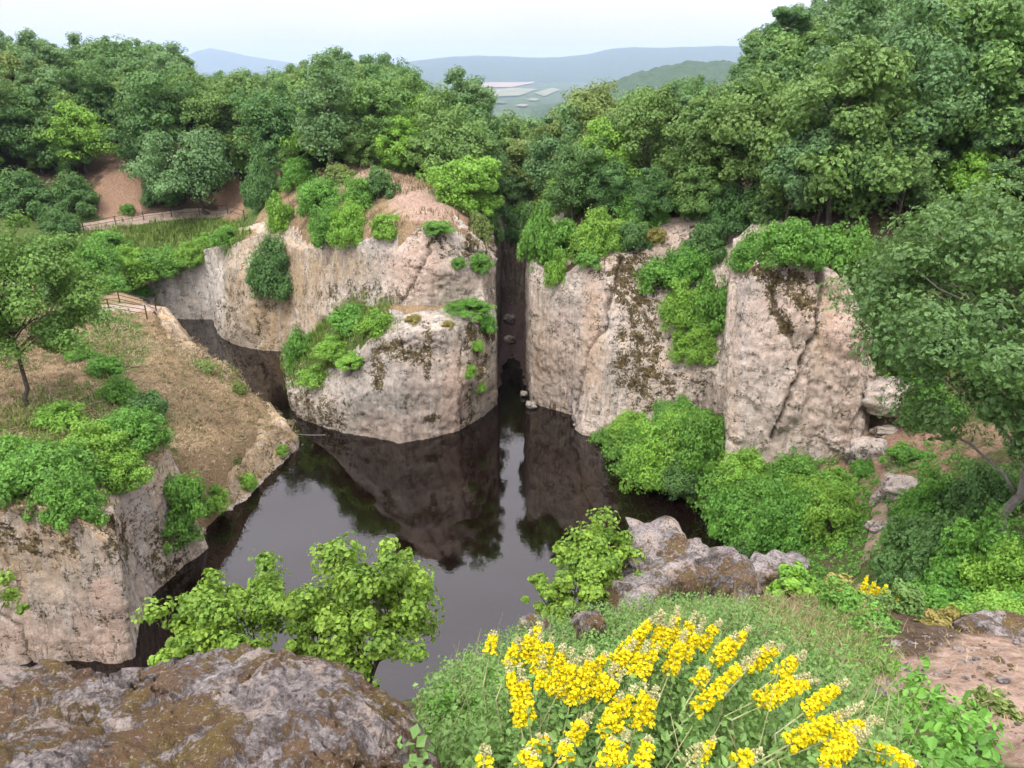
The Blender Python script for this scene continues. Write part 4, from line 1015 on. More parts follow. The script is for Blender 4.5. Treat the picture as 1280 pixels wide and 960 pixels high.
# saplings and low trees along the front edges, as a wood has
for zi, line, n_ in ((0, [(-82, 86), (-66, 90), (-61, 96.5), (-44, 97.5)], 9), (0, [(-40, 98), (-32, 97.5), (-27, 95)], 3), (1, [(-26, 84), (-20, 78.5), (-12, 77), (-7, 77)], 6), (1, [(-5, 72), (-3.4, 84)], 3), (2, [(-2.4, 86), (3.2, 86), (6, 90)], 4), (3, [(4.4, 66), (5, 80)], 4), (3, [(4.6, 63), (9, 61.5), (14, 58), (18, 53), (22, 49), (29, 47.6)], 9), (3, [(30, 47), (38, 45), (46, 42)], 4)):
    L_ = np.array(line); s_ = np.r_[0, np.cumsum(np.linalg.norm(np.diff(L_, axis=0), axis=1))]
    for d_ in np.linspace(0, s_[-1], n_):
        x, y = np.interp(d_, s_, L_[:, 0]) + R0.uniform(-.6, .6), np.interp(d_, s_, L_[:, 1]) + R0.uniform(-.5, .5)
        z = Hs(x, y); px, py = proj(np.array((x, y, z)))
        if any(inpoly(px, py, e) for e in EXCL): continue
        placed.append([x, y, z, names_k[R0.choice(5, p=(.35, .2, .2, .1, .15))], R0.uniform(0.42, 0.68), zi, float(px)])
placed.sort(key=lambda t: t[1])
keep, sky = [], np.full(1600, 2000.0)
for t in placed:
    qx, qy = top_py(t)
    wpx = 3.4 * t[4] / t[1] * FPX
    a, b_ = int(np.clip(qx - wpx + 100, 0, 1598)), int(np.clip(qx + wpx + 100, 1, 1599))
    if b_ <= a: continue
    if np.mean(sky[a:b_]) - qy < -6: continue
    keep.append(t)
    xs = np.arange(a, b_); prof = qy + 70 * (8 * t[4] / t[1] / 0.1) * 0.12 * ((xs - 100 - qx) / max(wpx, 1)) ** 2
    sky[a:b_] = np.minimum(sky[a:b_], prof)
placed = keep
ORD = ['first', 'second', 'third', 'fourth', 'fifth', 'sixth', 'seventh', 'eighth', 'ninth', 'tenth', 'eleventh', 'twelfth', 'thirteenth', 'fourteenth', 'fifteenth', 'sixteenth', 'seventeenth', 'eighteenth', 'nineteenth', 'twentieth'] + ['%dth' % q for q in range(21, 60)]
LABELS = {}
for zi, z_ in enumerate(ZONES):
    zt = sorted([t for t in placed if t[5] == zi], key=lambda t: t[1])
    nrow = max(1, round(len(zt) / 9))
    for r_ in range(nrow):
        rowt = sorted(zt[r_ * len(zt) // nrow:(r_ + 1) * len(zt) // nrow], key=lambda t: t[6])
        for k, t in enumerate(rowt):
            LABELS[id(t)] = '%s tree, %s from left in %s row %s' % (t[3], ORD[k], ORD[r_], z_[0])
for t in placed:
    ms = KINDS[t[3]]
    m_ = ms[R0.integers(len(ms))]
    s_ = t[4]
    put('forest_tree', m_, TN, (t[0], t[1], t[2] - 0.2), (s_ * R0.uniform(.9, 1.12), s_ * R0.uniform(.9, 1.12), s_), R0.uniform(0, 6.28), LABELS[id(t)], 'tree', 'trees of the wood ' + ZONES[t[5]][0])
print('trees', len(placed))
def tree_at(px, py_base, meshes, label, name='tree', top=None, f=None, rz=0.0, height=None, wide=1.0, tilt=(0, 0)):
    p = hit(px, py_base) if f is None else F(px, py_base, f)
    if f is not None and True: p[2] = min(p[2], p[2])
    s_ = 1.0
    if top is not None:
        q = F(px, top, p[1]); s_ = (q[2] - p[2]) / height
    return put(name, meshes, TN, p - (0, 0, 0.15), (s_ * wide, s_ * wide, s_), rz, label, 'tree', tilt=tilt)
# trees that stand out
tree_at(262, 268, make_tree(201, 9, 9.5, 0.12, 64, 330, 0.24, M_LEAF_COOL, lean=(-3.2, 0), trunk_r=0.22), 'spreading oak with a slanting dark trunk beside the upper path', top=152, height=9)
tree_at(180, 200, make_tree(202, 12, 10, 0.2, 70, 330, 0.25, M_LEAF_DARK), 'broad dark tree rising above the left skyline', f=118, top=42, height=12)
tree_at(972, 110, make_tree(203, 12, 7, 0.12, 70, 330, 0.25, M_LEAF_DARK, cone=0.45), 'tall dark conical tree on the skyline of the right hill', f=92, top=-6, height=12)
tree_at(738, 250, make_tree(204, 14, 8, 0.12, 70, 320, 0.25, M_LEAF_OLIVE, cone=0.45, asym=0.5), 'tall ragged tree standing above the wood right of the valley view', f=82, top=80, height=14)
tree_at(588, 285, make_tree(205, 6.5, 6.0, 0.12, 60, 300, 0.20, M_LEAF_BRIGHT, asym=0.4), 'bright green tree at the right shoulder of the middle rock', f=62, top=188, height=6.5)
tree_at(1105, 330, make_tree(206, 12, 11, 0.15, 90, 330, 0.22, M_LEAF_MID, asym=0.45), 'broad full tree in the middle of the right hillside', f=52, top=80, height=12)
tree_at(1020, 290, make_tree(207, 9, 8, 0.15, 70, 330, 0.22, M_LEAF_COOL, asym=0.45), 'rounded tree standing directly behind the rock tower', f=50, top=130, height=9)
tree_at(1258, 690, make_tree(208, 17, 14, 0.24, 150, 480, 0.21, M_LEAF_BIG, bark=M_BARKP, asym=0.5, clump=0.12, trunk_r=0.24, lean=(-0.4, 0.3), nlimb=50), 'huge leafy tree with a pale trunk at the right edge', top=205, height=17)
tree_at(38, 505, make_tree(209, 11.5, 8.5, 0.12, 130, 380, 0.16, M_LEAF_LONE, asym=0.5, clump=0.13, trunk_r=0.15, lean=(0.5, 0)), 'slender loose-leaved tree standing alone on the mown left bank', top=258, height=11.5)
tree_at(-25, 470, make_tree(210, 10, 6, 0.2, 40, 200, 0.17, M_LEAF_COOL, asym=0.45, clump=0.18), 'pale tree cut by the left edge behind the slender tree', f=48, top=285, height=10)

def dead_tree(px, py, f, h, seed, label):
    R = np.random.default_rng(seed)
    p = F(px, py, f); p[2] = Hs(p[0], p[1])
    h = F(px, py, f)[2] - p[2] + h
    t_ = [tube([(0, 0, -0.3), (0.1, 0, h * 0.4), (0.25, 0.1, h * 0.75), (0.3, 0, h)], [0.16, 0.12, 0.07, 0.02], 6)]
    b_ = []
    for k in range(16):
        z_ = h * R.uniform(0.5, 0.95); a = np.array((0.2, 0.05, z_)); dr = unit(R.normal(size=3) * (1, 1, 0.4) + (0, 0, 0.7))
        e = a + dr * R.uniform(1.0, 2.6)
        b_.append(limb(a, e, 0.05, 0.012, R))
        for _ in range(3):
            m_ = a + (e - a) * R.uniform(0.4, 0.9); b_.append(limb(m_, m_ + unit(dr + 0.8 * R.normal(size=3)) * R.uniform(0.4, 1.1), 0.022, 0.006, R, 4))
    r = tag(link('dead_tree', None, loc=p), label, 'tree')
    for nm, q in (('trunk', t_), ('branches', b_)):
        v, f_, _ = join(q); link(nm, mesh_np(nm, v, f_, M_BARKP, True), r)
dead_tree(216, 150, 104, 1.5, 801, 'bare grey dead tree among the crowns above the upper path')
dead_tree(376, 125, 92, 1.5, 802, 'bare pale dead tree rising behind the middle rock')
dead_tree(910, 125, 74, 1.2, 803, 'bare grey twigs of a dead tree on the right hillside')

# ------------------------------------------------------------------ bushes
BIG = {
    'green': [make_bush(361, 5.0, 3.0, 80, 200, 0.15, M_LEAF_BUSH, clump=0.15), make_bush(362, 5.2, 2.8, 80, 200, 0.14, M_LEAF_BUSH, clump=0.14)],
    'bright': [make_bush(363, 5.0, 3.0, 80, 200, 0.14, M_LEAF_BRIGHT, clump=0.15)],
    'dark': [make_bush(364, 5.0, 3.0, 80, 200, 0.15, M_LEAF_DARK, clump=0.15)],
}
SMALL = {
    'green': [make_bush(371, 2.6, 1.6, 60, 220, 0.085, M_LEAF_BUSH, clump=0.16)],
    'bright': [make_bush(372, 2.6, 1.6, 60, 220, 0.085, M_LEAF_BRIGHT, clump=0.16)],
    'dark': [make_bush(373, 2.6, 1.6, 60, 220, 0.095, M_LEAF_DARK, clump=0.16)],
}
BUSH = {
    'green': [make_bush(301, 2.6, 1.6, 42, 190, 0.131, M_LEAF_BUSH, clump=0.19), make_bush(302, 3.0, 1.4, 47, 190, 0.131, M_LEAF_BUSH, clump=0.19)],
    'bright': [make_bush(311, 2.6, 1.7, 42, 190, 0.131, M_LEAF_BRIGHT, clump=0.19), make_bush(312, 2.4, 1.3, 39, 190, 0.115, M_LEAF_BRIGHT, clump=0.19)],
    'dark': [make_bush(321, 2.6, 1.6, 42, 190, 0.131, M_LEAF_DARK, clump=0.19)],
    'pale': [make_bush(331, 2.4, 1.4, 39, 170, 0.115, M_LEAF_COOL, clump=0.19)],
    'yellowish': [make_bush(341, 2.0, 1.0, 33, 150, 0.107, M_LEAF_YEL, clump=0.19)],
    'olive': [make_bush(351, 2.4, 1.3, 39, 170, 0.123, M_LEAF_OLIVE, clump=0.19)],
}
def bush(px, py, wpx, hpx, k, label, depth=None, name='bush', group=None, sink=0.1):
    """px, py: middle of its base in the photo; wpx, hpx: its size there"""
    p = hit(px, py) if depth is None else F(px, py, depth)
    dep = p[1] * CP - (p[2] - CAM_H) * SP
    w_, h_ = wpx * dep / FPX, hpx * dep / FPX / CP
    bank, u_ = (BIG, 1.9) if w_ > 3.7 and k in BIG else ((SMALL, 1.0) if dep < 40 and k in SMALL else (BUSH, 1.0))
    m_ = bank[k][R0.integers(len(bank[k]))]
    return put(name, m_, BN, p - (0, 0, sink), (w_ / 2.75 / u_, w_ / 2.75 / u_, h_ / 1.75 / u_), R0.uniform(0, 6.28), label, 'bush', group)
for a in [
    # left cliff and middle rock
    (348, 356, 84, 70, 'dark', 'round dark bush hanging on the face of the ochre cliff', None, 'bush', None, 0.6),
    (352, 282, 40, 50, 'bright', 'bright bush at the left end of the middle rock top'),
    (412, 300, 60, 52, 'green', 'green bush at the rim above the ochre cliff face'),
    (440, 302, 60, 56, 'bright', 'bright yellow green bush on the rim of the middle rock'),
    (400, 262, 70, 46, 'green', 'broad green bush on top of the middle rock near the wood'),
    (450, 258, 70, 44, 'green', 'leafy bush in the centre of the middle rock top'),
    (478, 246, 44, 40, 'dark', 'small dark bush at the back of the middle rock top'),
    (484, 293, 44, 30, 'bright', 'low bright bush right of the yellow green rim bush'),
    (425, 228, 56, 30, 'olive', 'olive bush on the path line behind the middle rock'),
    (545, 288, 44, 16, 'green', 'low green tuft of shrub on the bare shoulder of the middle rock'),
    (600, 296, 40, 40, 'olive', 'yellow green shrub beside the gap on the middle rock'),
    (598, 335, 36, 24, 'green', 'small green bush on a ledge left of the gap'),
    (572, 332, 22, 14, 'green', 'tiny green tuft on the same ledge, farther from the gap'),
    (585, 388, 70, 18, 'green', 'low shrubs along the top ledge of the grey rock block'),
    (518, 400, 32, 14, 'yellowish', 'small yellowish tuft on the left of the block top'),
    (560, 406, 26, 12, 'yellowish', 'small yellowish tuft in the middle of the block top'),
    (608, 412, 26, 26, 'green', 'green shrub hanging at the right top corner of the block'),
    (596, 436, 22, 16, 'bright', 'small bright tuft on the right side of the block'),
    (588, 468, 18, 16, 'bright', 'lower small bright tuft on the right side of the block'),
    (600, 486, 18, 16, 'bright', 'lowest bright tuft on the right side of the block'),
    (376, 450, 42, 46, 'green', 'rounded bush beside the water at the foot of the green ramp'),
    (440, 408, 56, 32, 'green', 'bush at the top of the green ramp under the cliff'),
    (470, 412, 52, 34, 'bright', 'bright bush at the upper right of the green ramp'),
    (420, 440, 60, 26, 'bright', 'bright low shrub in the middle of the green ramp'),
    (395, 474, 56, 24, 'bright', 'bright low shrub at the bottom of the green ramp'),
    (440, 455, 46, 18, 'bright', 'bright low shrub at the edge of the rock block and ramp'),
    # slope under the upper path
    (120, 345, 76, 50, 'green', 'leafy thicket at the left of the slope under the upper path'),
    (165, 348, 76, 46, 'bright', 'bright thicket low on the slope under the upper path'),
    (205, 338, 70, 36, 'green', 'thicket above the grey wall of the inlet'),
    (240, 328, 54, 30, 'bright', 'bright shrub at the top corner of the grey wall'),
    (135, 318, 80, 34, 'green', 'thicket right below the upper path at the left'),
    (285, 304, 54, 26, 'green', 'green shrub on the rim left of the ochre cliff'),
    (262, 308, 40, 22, 'bright', 'bright shrub beside the rim at the white streak'),
    (130, 364, 60, 24, 'green', 'dark thicket behind the lower path railing'),
    (176, 366, 40, 14, 'green', 'low thicket at the end of the lower path'),
    (66, 374, 50, 46, 'pale', 'pale greyish bush beside the lower path'),
    (160, 266, 20, 14, 'green', 'small round bush on the red earth by the upper path'),
    (75, 290, 60, 30, 'dark', 'dark bush by the path at the left edge of the wood'),
    # left bank
    (60, 615, 130, 76, 'green', 'big green bush on the left bank at the photo edge'),
    (25, 590, 100, 60, 'green', 'green bush behind the big one at the left edge'),
    (95, 640, 90, 70, 'green', 'bush at the rim above the pale streaked wall, left part'),
    (120, 575, 100, 60, 'bright', 'bright thicket in the middle of the left bank'),
    (165, 560, 96, 64, 'green', 'green thicket above the pale streaked wall'),
    (150, 600, 80, 50, 'bright', 'bright shrub at the rim of the pale streaked wall'),
    (75, 530, 70, 36, 'bright', 'low bright shrub below the slender lone tree'),
    (185, 525, 60, 40, 'dark', 'dark rounded bush at the right of the bank thicket'),
    (150, 500, 50, 36, 'green', 'shrub at the top of the green strip on the bank'),
    (130, 465, 46, 26, 'green', 'small shrub higher up the mown bank'),
    (98, 446, 40, 20, 'green', 'dark low shrub near the lone tree on the slope'),
    (10, 570, 60, 30, 'bright', 'low bright shrub at the very left edge of the bank'),
    (230, 640, 60, 66, 'green', 'green bush filling the gully in the low rim'),
    (226, 672, 50, 44, 'green', 'lower green bush in the gully above the water'),
    (268, 632, 44, 34, 'bright', 'bright shrub right of the gully bush'),
    (310, 606, 30, 22, 'bright', 'small bright tuft on the mown bank near the water'),
    (350, 565, 24, 14, 'bright', 'small tuft at the tip of the bank'),
    (255, 462, 40, 16, 'olive', 'olive low shrub at the inlet rim'),
    (300, 490, 26, 20, 'olive', 'olive tuft at the rim corner of the inlet'),
    # right of the gap
    (676, 322, 50, 70, 'green', 'tall shrub hanging at the gap edge of the pink cliff'),
    (694, 352, 34, 50, 'bright', 'bright shrub spilling over the pink cliff rim'),
    (700, 316, 56, 50, 'green', 'green shrub behind the spilling one on the pink cliff'),
    (748, 314, 80, 60, 'bright', 'large bright green bush on top of the pink cliff'),
    (736, 330, 36, 20, 'green', 'low shrub under the large bright bush'),
    (790, 312, 50, 40, 'dark', 'dark shrub right of the large bright bush'),
    (820, 300, 40, 30, 'yellowish', 'yellowish shrub at the top of the pink cliff'),
    (820, 352, 60, 34, 'green', 'leafy shrub at the top of the green rock ledge'),
    (860, 345, 70, 50, 'green', 'big shrub filling the top of the gully beside the tower'),
    (885, 318, 60, 50, 'dark', 'dark shrub at the head of the gully beside the tower'),
    (850, 400, 70, 60, 'bright', 'bright leafy shrub in the gully between cliff and tower'),
    (885, 405, 60, 70, 'green', 'green shrub against the left side of the tower'),
    (868, 446, 70, 50, 'bright', 'lowest shrub of the green gully beside the tower'),
    (940, 330, 60, 46, 'green', 'shrub overhanging the left top of the tower'),
    (985, 326, 90, 64, 'green', 'wide bush crowning the top of the tower'),
    (1025, 326, 60, 50, 'green', 'bush at the right top of the tower'),
    (910, 290, 70, 60, 'dark', 'dark thicket behind the tower gully'),
    (880, 270, 50, 64, 'green', 'ivy green shrub standing above the gully'),
    (640, 298, 50, 36, 'dark', 'dark thicket hanging over the far end of the gap', 81.5),
    (652, 285, 50, 36, 'green', 'leafy thicket on top of the far end of the gap', 83),
    (622, 285, 44, 36, 'dark', 'dark shrub at the left of the far gap top', 82.5),
    (612, 300, 40, 44, 'dark', 'dark shrub leaning into the gap from the left', 64),
    (665, 300, 40, 50, 'dark', 'dark shrub leaning into the gap from the right', 66),
    # edge of the wood along the upper path
    (30, 262, 90, 50, 'dark', 'dark thicket at the far left of the wood edge'),
    (95, 262, 70, 46, 'dark', 'dark thicket beside the red earth slide'),
    (205, 252, 60, 40, 'dark', 'dark thicket between the red earth slide and the oak'),
    (330, 256, 60, 56, 'dark', 'dark thicket at the left back of the middle rock'),
    (375, 232, 60, 40, 'green', 'green thicket at the wood edge behind the middle rock'),
    (540, 218, 60, 36, 'dark', 'dark thicket where the bare track enters the wood'),
    (500, 212, 60, 34, 'green', 'green thicket at the wood edge behind the bare track'),
    (800, 280, 70, 50, 'green', 'thicket on the slope above the pink cliff'),
    (770, 262, 80, 50, 'dark', 'dark thicket at the wood edge above the pink cliff'),
    (845, 262, 70, 50, 'green', 'thicket between the pink cliff top and the wood'),
    (960, 270, 80, 50, 'dark', 'dark thicket between the tower and the wood'),
    (1060, 330, 70, 60, 'green', 'thicket at the right shoulder of the tower'),
    (1100, 380, 80, 80, 'dark', 'dark thicket right of the tower under the trees'),
    (1160, 530, 80, 60, 'green', 'shrub on the earth slope right of the jutting shelf'),
    (1130, 575, 50, 24, 'green', 'low plants on the earth below the jutting shelf'),
    # bush mass on the right shore
    (772, 575, 80, 56, 'green', 'bush at the left end of the shore thicket overhanging the water'),
    (818, 592, 96, 80, 'bright', 'tall leafy bush in the middle of the shore thicket'),
    (868, 585, 84, 92, 'green', 'bush of the shore thicket leaning on the tower'),
    (848, 604, 80, 44, 'dark', 'dark low bush over the shadowed water'),
    (792, 545, 76, 36, 'bright', 'upper left bush of the shore thicket under the pink cliff'),
    (848, 530, 76, 40, 'green', 'uppermost bush of the shore thicket'),
    (925, 680, 100, 100, 'green', 'large bush below the tower, nearest to the water'),
    (985, 680, 110, 96, 'green', 'large bush in the middle below the tower'),
    (1040, 672, 90, 76, 'bright', 'bright bush at the right below the tower'),
    (930, 610, 90, 60, 'bright', 'bush at the left foot of the tower'),
    (990, 605, 90, 50, 'green', 'bush at the middle foot of the tower'),
    (1050, 615, 70, 40, 'bright', 'light green bush at the right foot of the tower'),
    (960, 705, 90, 60, 'dark', 'dark bush behind the near rock crest'),
    (1080, 590, 30, 20, 'green', 'small plant beside the large angular boulder'),
    (800, 582, 96, 64, 'green', 'bush between the left end and the middle of the shore thicket'),
    (845, 570, 90, 70, 'bright', 'bright bush behind the middle of the shore thicket'),
    (882, 560, 60, 60, 'green', 'bush of the shore thicket squeezed against the tower'),
    (895, 640, 70, 70, 'green', 'bush at the corner where tower and water meet'),
    (950, 640, 90, 60, 'green', 'bush on the bank between the tower foot and the large bushes'),
    (1010, 640, 90, 56, 'bright', 'bright bush on the bank right of the tower middle'),
    # right bank
    (1150, 725, 120, 110, 'dark', 'large dark leafed shrub right of the bank path'),
    (1210, 735, 130, 110, 'green', 'large green shrub under the pale trunk'),
    (1265, 740, 110, 80, 'bright', 'bright shrub at the right edge beneath the big tree'),
    (1180, 765, 120, 50, 'green', 'low green shrub below the large dark shrub'),
    (1250, 785, 110, 50, 'bright', 'bright low thicket above the broken rock edge'),
    (1130, 690, 60, 60, 'green', 'green shrub beside the upper bend of the bank path'),
    (1160, 640, 80, 60, 'green', 'shrub below the big tree next to the flat boulder'),
    (1220, 640, 100, 80, 'dark', 'dark shrub under the big tree crown'),
    (1140, 480, 70, 60, 'green', 'shrub behind the jutting rock shelf'),
    (1120, 440, 80, 90, 'dark', 'dark shrub filling the slope right of the tower'),
]:
    bush(*a)
ICO1 = ico(1)
# ------------------------------------------------------------------ rock under the foreground ledge
def fgc(x, y, z, out, dz=3.0):
    z = z - 0.75
    o = np.array(out, float); o /= np.linalg.norm(o); p = np.array((x, y, z), float)
    return [p + np.array((o[0] * 4.5, o[1] * 4.5, 0)) * 1.0 + (0, 0, -z - 0.8), p + np.array((o[0] * 2.6, o[1] * 2.6, -9.0)), p + np.array((o[0] * 0.7, o[1] * 0.7, -dz)), p]
cliff('cliff_face', [fgc(8.5, 15, 13.5, (-1, 0.6)), fgc(4.6, 12.2, 16.5, (-0.6, 1)), fgc(2.8, 10.6, 18.6, (-0.5, 1)), fgc(1.2, 9.0, 19.6, (-0.8, 1)), fgc(0.1, 7.0, 20.4, (-1, 0.7)), fgc(-0.45, 5.0, 21.4, (-1, 0.8)), fgc(-0.8, 3.6, 22.4, (-0.8, 1)), fgc(-2.0, 3.0, 22.4, (-.2, 1)), fgc(-4, 3.0, 22.2, (0, 1)), fgc(-8, 3.4, 21.5, (0, 1)), fgc(-14, 5, 20, (0.2, 1))],
      M_ROCKL, 'rock face dropping from the near ledge down to the lake', res=0.2, amp=(0.4, 0.25, 0.08), seed=95, hf=H_LOWR, lap=(0.8, 1.6), lapz=-0.05, stains={'moss': [0.4]})
BVH = build_bvh()

# ------------------------------------------------------------------ near young oaks
def oak(px, py, depth, wpx, hpx, seed, label, lean=(0, 0), ncl=40, per=150, leaf=0.06, stem=1.6):
    ncl = int(ncl * 1.8)
    c = D(px, py, depth)
    w_, h_ = wpx * depth / FPX, hpx * depth / FPX / CP
    tot = h_ + stem
    ms = make_tree(seed, tot, w_, stem / tot, ncl, per, leaf, M_LEAF_NEAR, shape=LOBED, clump=0.105, trunk_r=0.035, asym=0.5, lean=lean, sub=5, nlimb=14, fill=0.08)
    p = c - np.array((lean[0] * 0.6, lean[1] * 0.6, stem + h_ / 2))
    return put('young_oak', ms, TN, p, 1.0, 0.0, label, 'tree')
oak(286, 772, 9.2, 190, 150, 401, 'bright young oak over the water, left of the two behind the boulder', (-0.5, 0.2), ncl=46)
oak(468, 762, 8.6, 205, 185, 402, 'taller bright young oak over the water, right of the two behind the boulder', (0.4, 0.1), ncl=50)
oak(398, 790, 8.9, 110, 110, 405, 'small young oak filling the space between the two larger ones', (0.1, 0.1), ncl=20)
oak(745, 705, 10.4, 155, 110, 403, 'small bright oak growing from the ledge beside the mossy rock crest', (0.5, 0.1), ncl=34, stem=0.9)
oak(690, 752, 10.0, 90, 70, 404, 'low oak scrub at the cliff edge left of the rock crest', (-0.1, 0), ncl=22, stem=0.8)
oak(-38, 735, 12, 120, 110, 406, 'leafy oak twigs reaching in at the left edge above the boulder', (0.3, 0), ncl=18, stem=2.6)

# ------------------------------------------------------------------ scattered ground plants
def scatter_pts(n, box, polys, R, excl_lake=True):
    x = R.uniform(box[0], box[1], n); y = R.uniform(box[2], box[3], n)
    z = np.array([drop(a, b_, 40) for a, b_ in zip(x, y)])
    P = np.stack([x, y, z], 1)
    px, py = proj(P)
    ok = z > 0.2
    if polys:
        m = np.zeros(n, bool)
        for pl in polys: m |= sdist(pl, px, py) > R.normal(0, 5, n)
        ok &= m
    return P[ok]
def blades(P, R, h, w, lean=0.5, tone=None, flat=False):
    n = len(P)
    a = R.uniform(0, 2 * np.pi, n); d = np.stack([np.cos(a), np.sin(a), np.zeros(n)], 1)
    hh = h * R.uniform(0.5, 1.4, n)[:, None]
    s_ = np.stack([-d[:, 1], d[:, 0], np.zeros(n)], 1) * w / 2
    if flat:
        up = np.array((0, 0, 1)) * R.uniform(0.02, 0.3, n)[:, None]
        tip = P + (d + up) * hh; mid = P + (d * 0.5 + up * 0.9) * hh
    else:
        ln = R.uniform(0.1, lean, n)[:, None]
        mid = P + (np.array((0, 0, 0.6)) + d * ln * 0.3) * hh; tip = P + (np.array((0, 0, 1.0)) + d * ln) * hh
    V_ = np.stack([P - s_, P + s_, mid + s_ * 0.7, mid - s_ * 0.7, tip], 1).reshape(-1, 3)
    F_ = (np.arange(n)[:, None, None] * 5 + np.array([(0, 1, 2), (0, 2, 3), (3, 2, 4)])[None]).reshape(-1, 3)
    t = R.random(n) if tone is None else tone
    return V_, F_, np.repeat(t, 5)
def stuff(name, parts, mat, label, cat):
    v, f, t = join(parts)
    o = link(name, mesh_np(name, v, f, mat, False, {'tone': np.clip(t, 0, 1)}))
    return tag(o, label, cat, kind='stuff')
def tufts(P, R, k, spread):
    Q = np.repeat(P, k, 0); Q[:, :2] += R.normal(0, spread, (len(Q), 2)); return Q
R1 = np.random.default_rng(21)
BANK = [[(-60, 440), (60, 400), (190, 398), (236, 424), (304, 464), (318, 502), (374, 540), (378, 554), (308, 628), (262, 660), (215, 600), (215, 555), (100, 660), (-60, 640)]]
P = scatter_pts(13000, (-46, -14.5, 25, 66), BANK, R1)
patch = fbm(P * 0.35, 3, 5)
T5 = tufts(P, R1, 5, 0.25)
tn = np.clip(0.5 + 0.9 * fbm(T5 * 0.5, 4, 15) + R1.normal(0, 0.22, len(T5)), 0, 1)
Pg = P[fbm(P * 0.45, 3, 77) > 0.12]
stuff('grass', [blades(tufts(Pg, R1, 4, 0.2), R1, 0.2, 0.03, 0.9)], M_GRASS, 'thin green regrowth scattered through the mown bank', 'grass')
Pc = P[R1.random(len(P)) < 0.35]
stuff('dry_grass', [clump_leaves(Pc + (0, 0, 0.02), R1.uniform(0.1, 0.3, len(Pc)), 14, 0.10, R1, DIAM, flat=0.4)], M_STRAW, 'heaps of cut brown stalks on the mown bank', 'grass')
stuff('dry_grass', [blades(T5, R1, 0.40, 0.05, flat=True, tone=tn), blades(tufts(P[patch > -0.1], R1, 2, 0.2), R1, 0.28, 0.03, 0.9)], M_STRAW, 'mown straw coloured dry grass lying over the left bank', 'grass')
GP_ = [[(0, 500), (120, 470), (215, 530), (210, 600), (100, 655), (-40, 640)], [(120, 420), (160, 430), (150, 480), (110, 470)], [(300, 590), (330, 580), (330, 610), (300, 615)], [(230, 440), (300, 470), (295, 490), (240, 462)]]
P = scatter_pts(7000, (-46, -14.5, 25, 66), GP_, R1)
stuff('grass', [blades(tufts(P, R1, 6, 0.2), R1, 0.42, 0.045, 0.8)], M_GRASS, 'tall green grass and weeds on the left bank', 'grass')
P = scatter_pts(6000, (-66, -24, 64, 96), [[(60, 300), (90, 290), (240, 275), (310, 280), (310, 305), (250, 335), (180, 350), (90, 370)]], R1)
stuff('grass', [blades(tufts(P, R1, 6, 0.35), R1, 0.6, 0.09, 0.8)], M_GRASS, 'green grass on the slope below the upper path', 'grass')
P = scatter_pts(3000, (-23, -6, 50, 70), [[(358, 440), (400, 405), (440, 372), (492, 378), (492, 405), (440, 432), (395, 490), (362, 490)]], R1)
stuff('grass', [blades(tufts(P, R1, 9, 0.2), R1, 0.55, 0.06, 0.8)], M_GRASS, 'lush green grass on the ramp beside the rock block', 'grass')
P = scatter_pts(3000, (-30, -2, 53, 82), [[(330, 290), (400, 215), (520, 212), (600, 260), (612, 300), (540, 285), (470, 290), (400, 300)]], R1)
P = P[fbm(P * 0.25, 2, 8) > -0.05]
stuff('grass', [blades(tufts(P, R1, 5, 0.25), R1, 0.4, 0.07, 0.8)], M_STRAW, 'pale dry grass on top of the middle rock', 'grass')

# forest-floor undergrowth under the wood
def under(n, poly, seed, zr=(0.2, 2.6)):
    R = np.random.default_rng(seed); P = np.array(poly)
    x = R.uniform(P[:, 0].min(), P[:, 0].max(), n); y = R.uniform(P[:, 1].min(), P[:, 1].max(), n)
    m = sdist(P, x, y) > 0; x, y = x[m], y[m]
    z = H(x, y); Q = np.stack([x, y, z], 1)
    px, py = proj(Q)
    for e in EXCL: 
        ok = ~(sdist(e, px, py) > 0); Q, px, py = Q[ok], px[ok], py[ok]
    thick = fbm(Q * 0.12, 2, seed) > -0.4
    Q = Q[thick]
    return clump_leaves(Q + np.c_[0 * Q[:, 0], 0 * Q[:, 0], R.uniform(*zr, len(Q))], R.uniform(0.7, 1.7, len(Q)), 80, 0.26, R, RAGG)
for zi, (seed, n) in enumerate(((61, 760), (62, 320), (63, 140), (64, 950))):
    stuff('undergrowth', [under(n, ZONES[zi][1], seed)], M_LEAF_DARK if zi in (0, 2) else M_LEAF_MID, 'dense leafy undergrowth beneath the trees ' + ZONES[zi][0], 'undergrowth')

# right bank ground cover
P = scatter_pts(5500, (5, 30, 13, 48), [[(880, 560), (1060, 570), (1095, 600), (1085, 690), (1060, 760), (1280, 800), (1280, 600), (1200, 560), (1140, 560), (1112, 600), (1108, 650), (1100, 690), (1040, 740), (880, 720)]], R1)
stuff('undergrowth', [clump_leaves(P + (0, 0, 0.12), np.full(len(P), 0.32), 22, 0.13, R1, RAGG)], M_LEAF_BUSH, 'low green ground cover on the right bank', 'undergrowth')

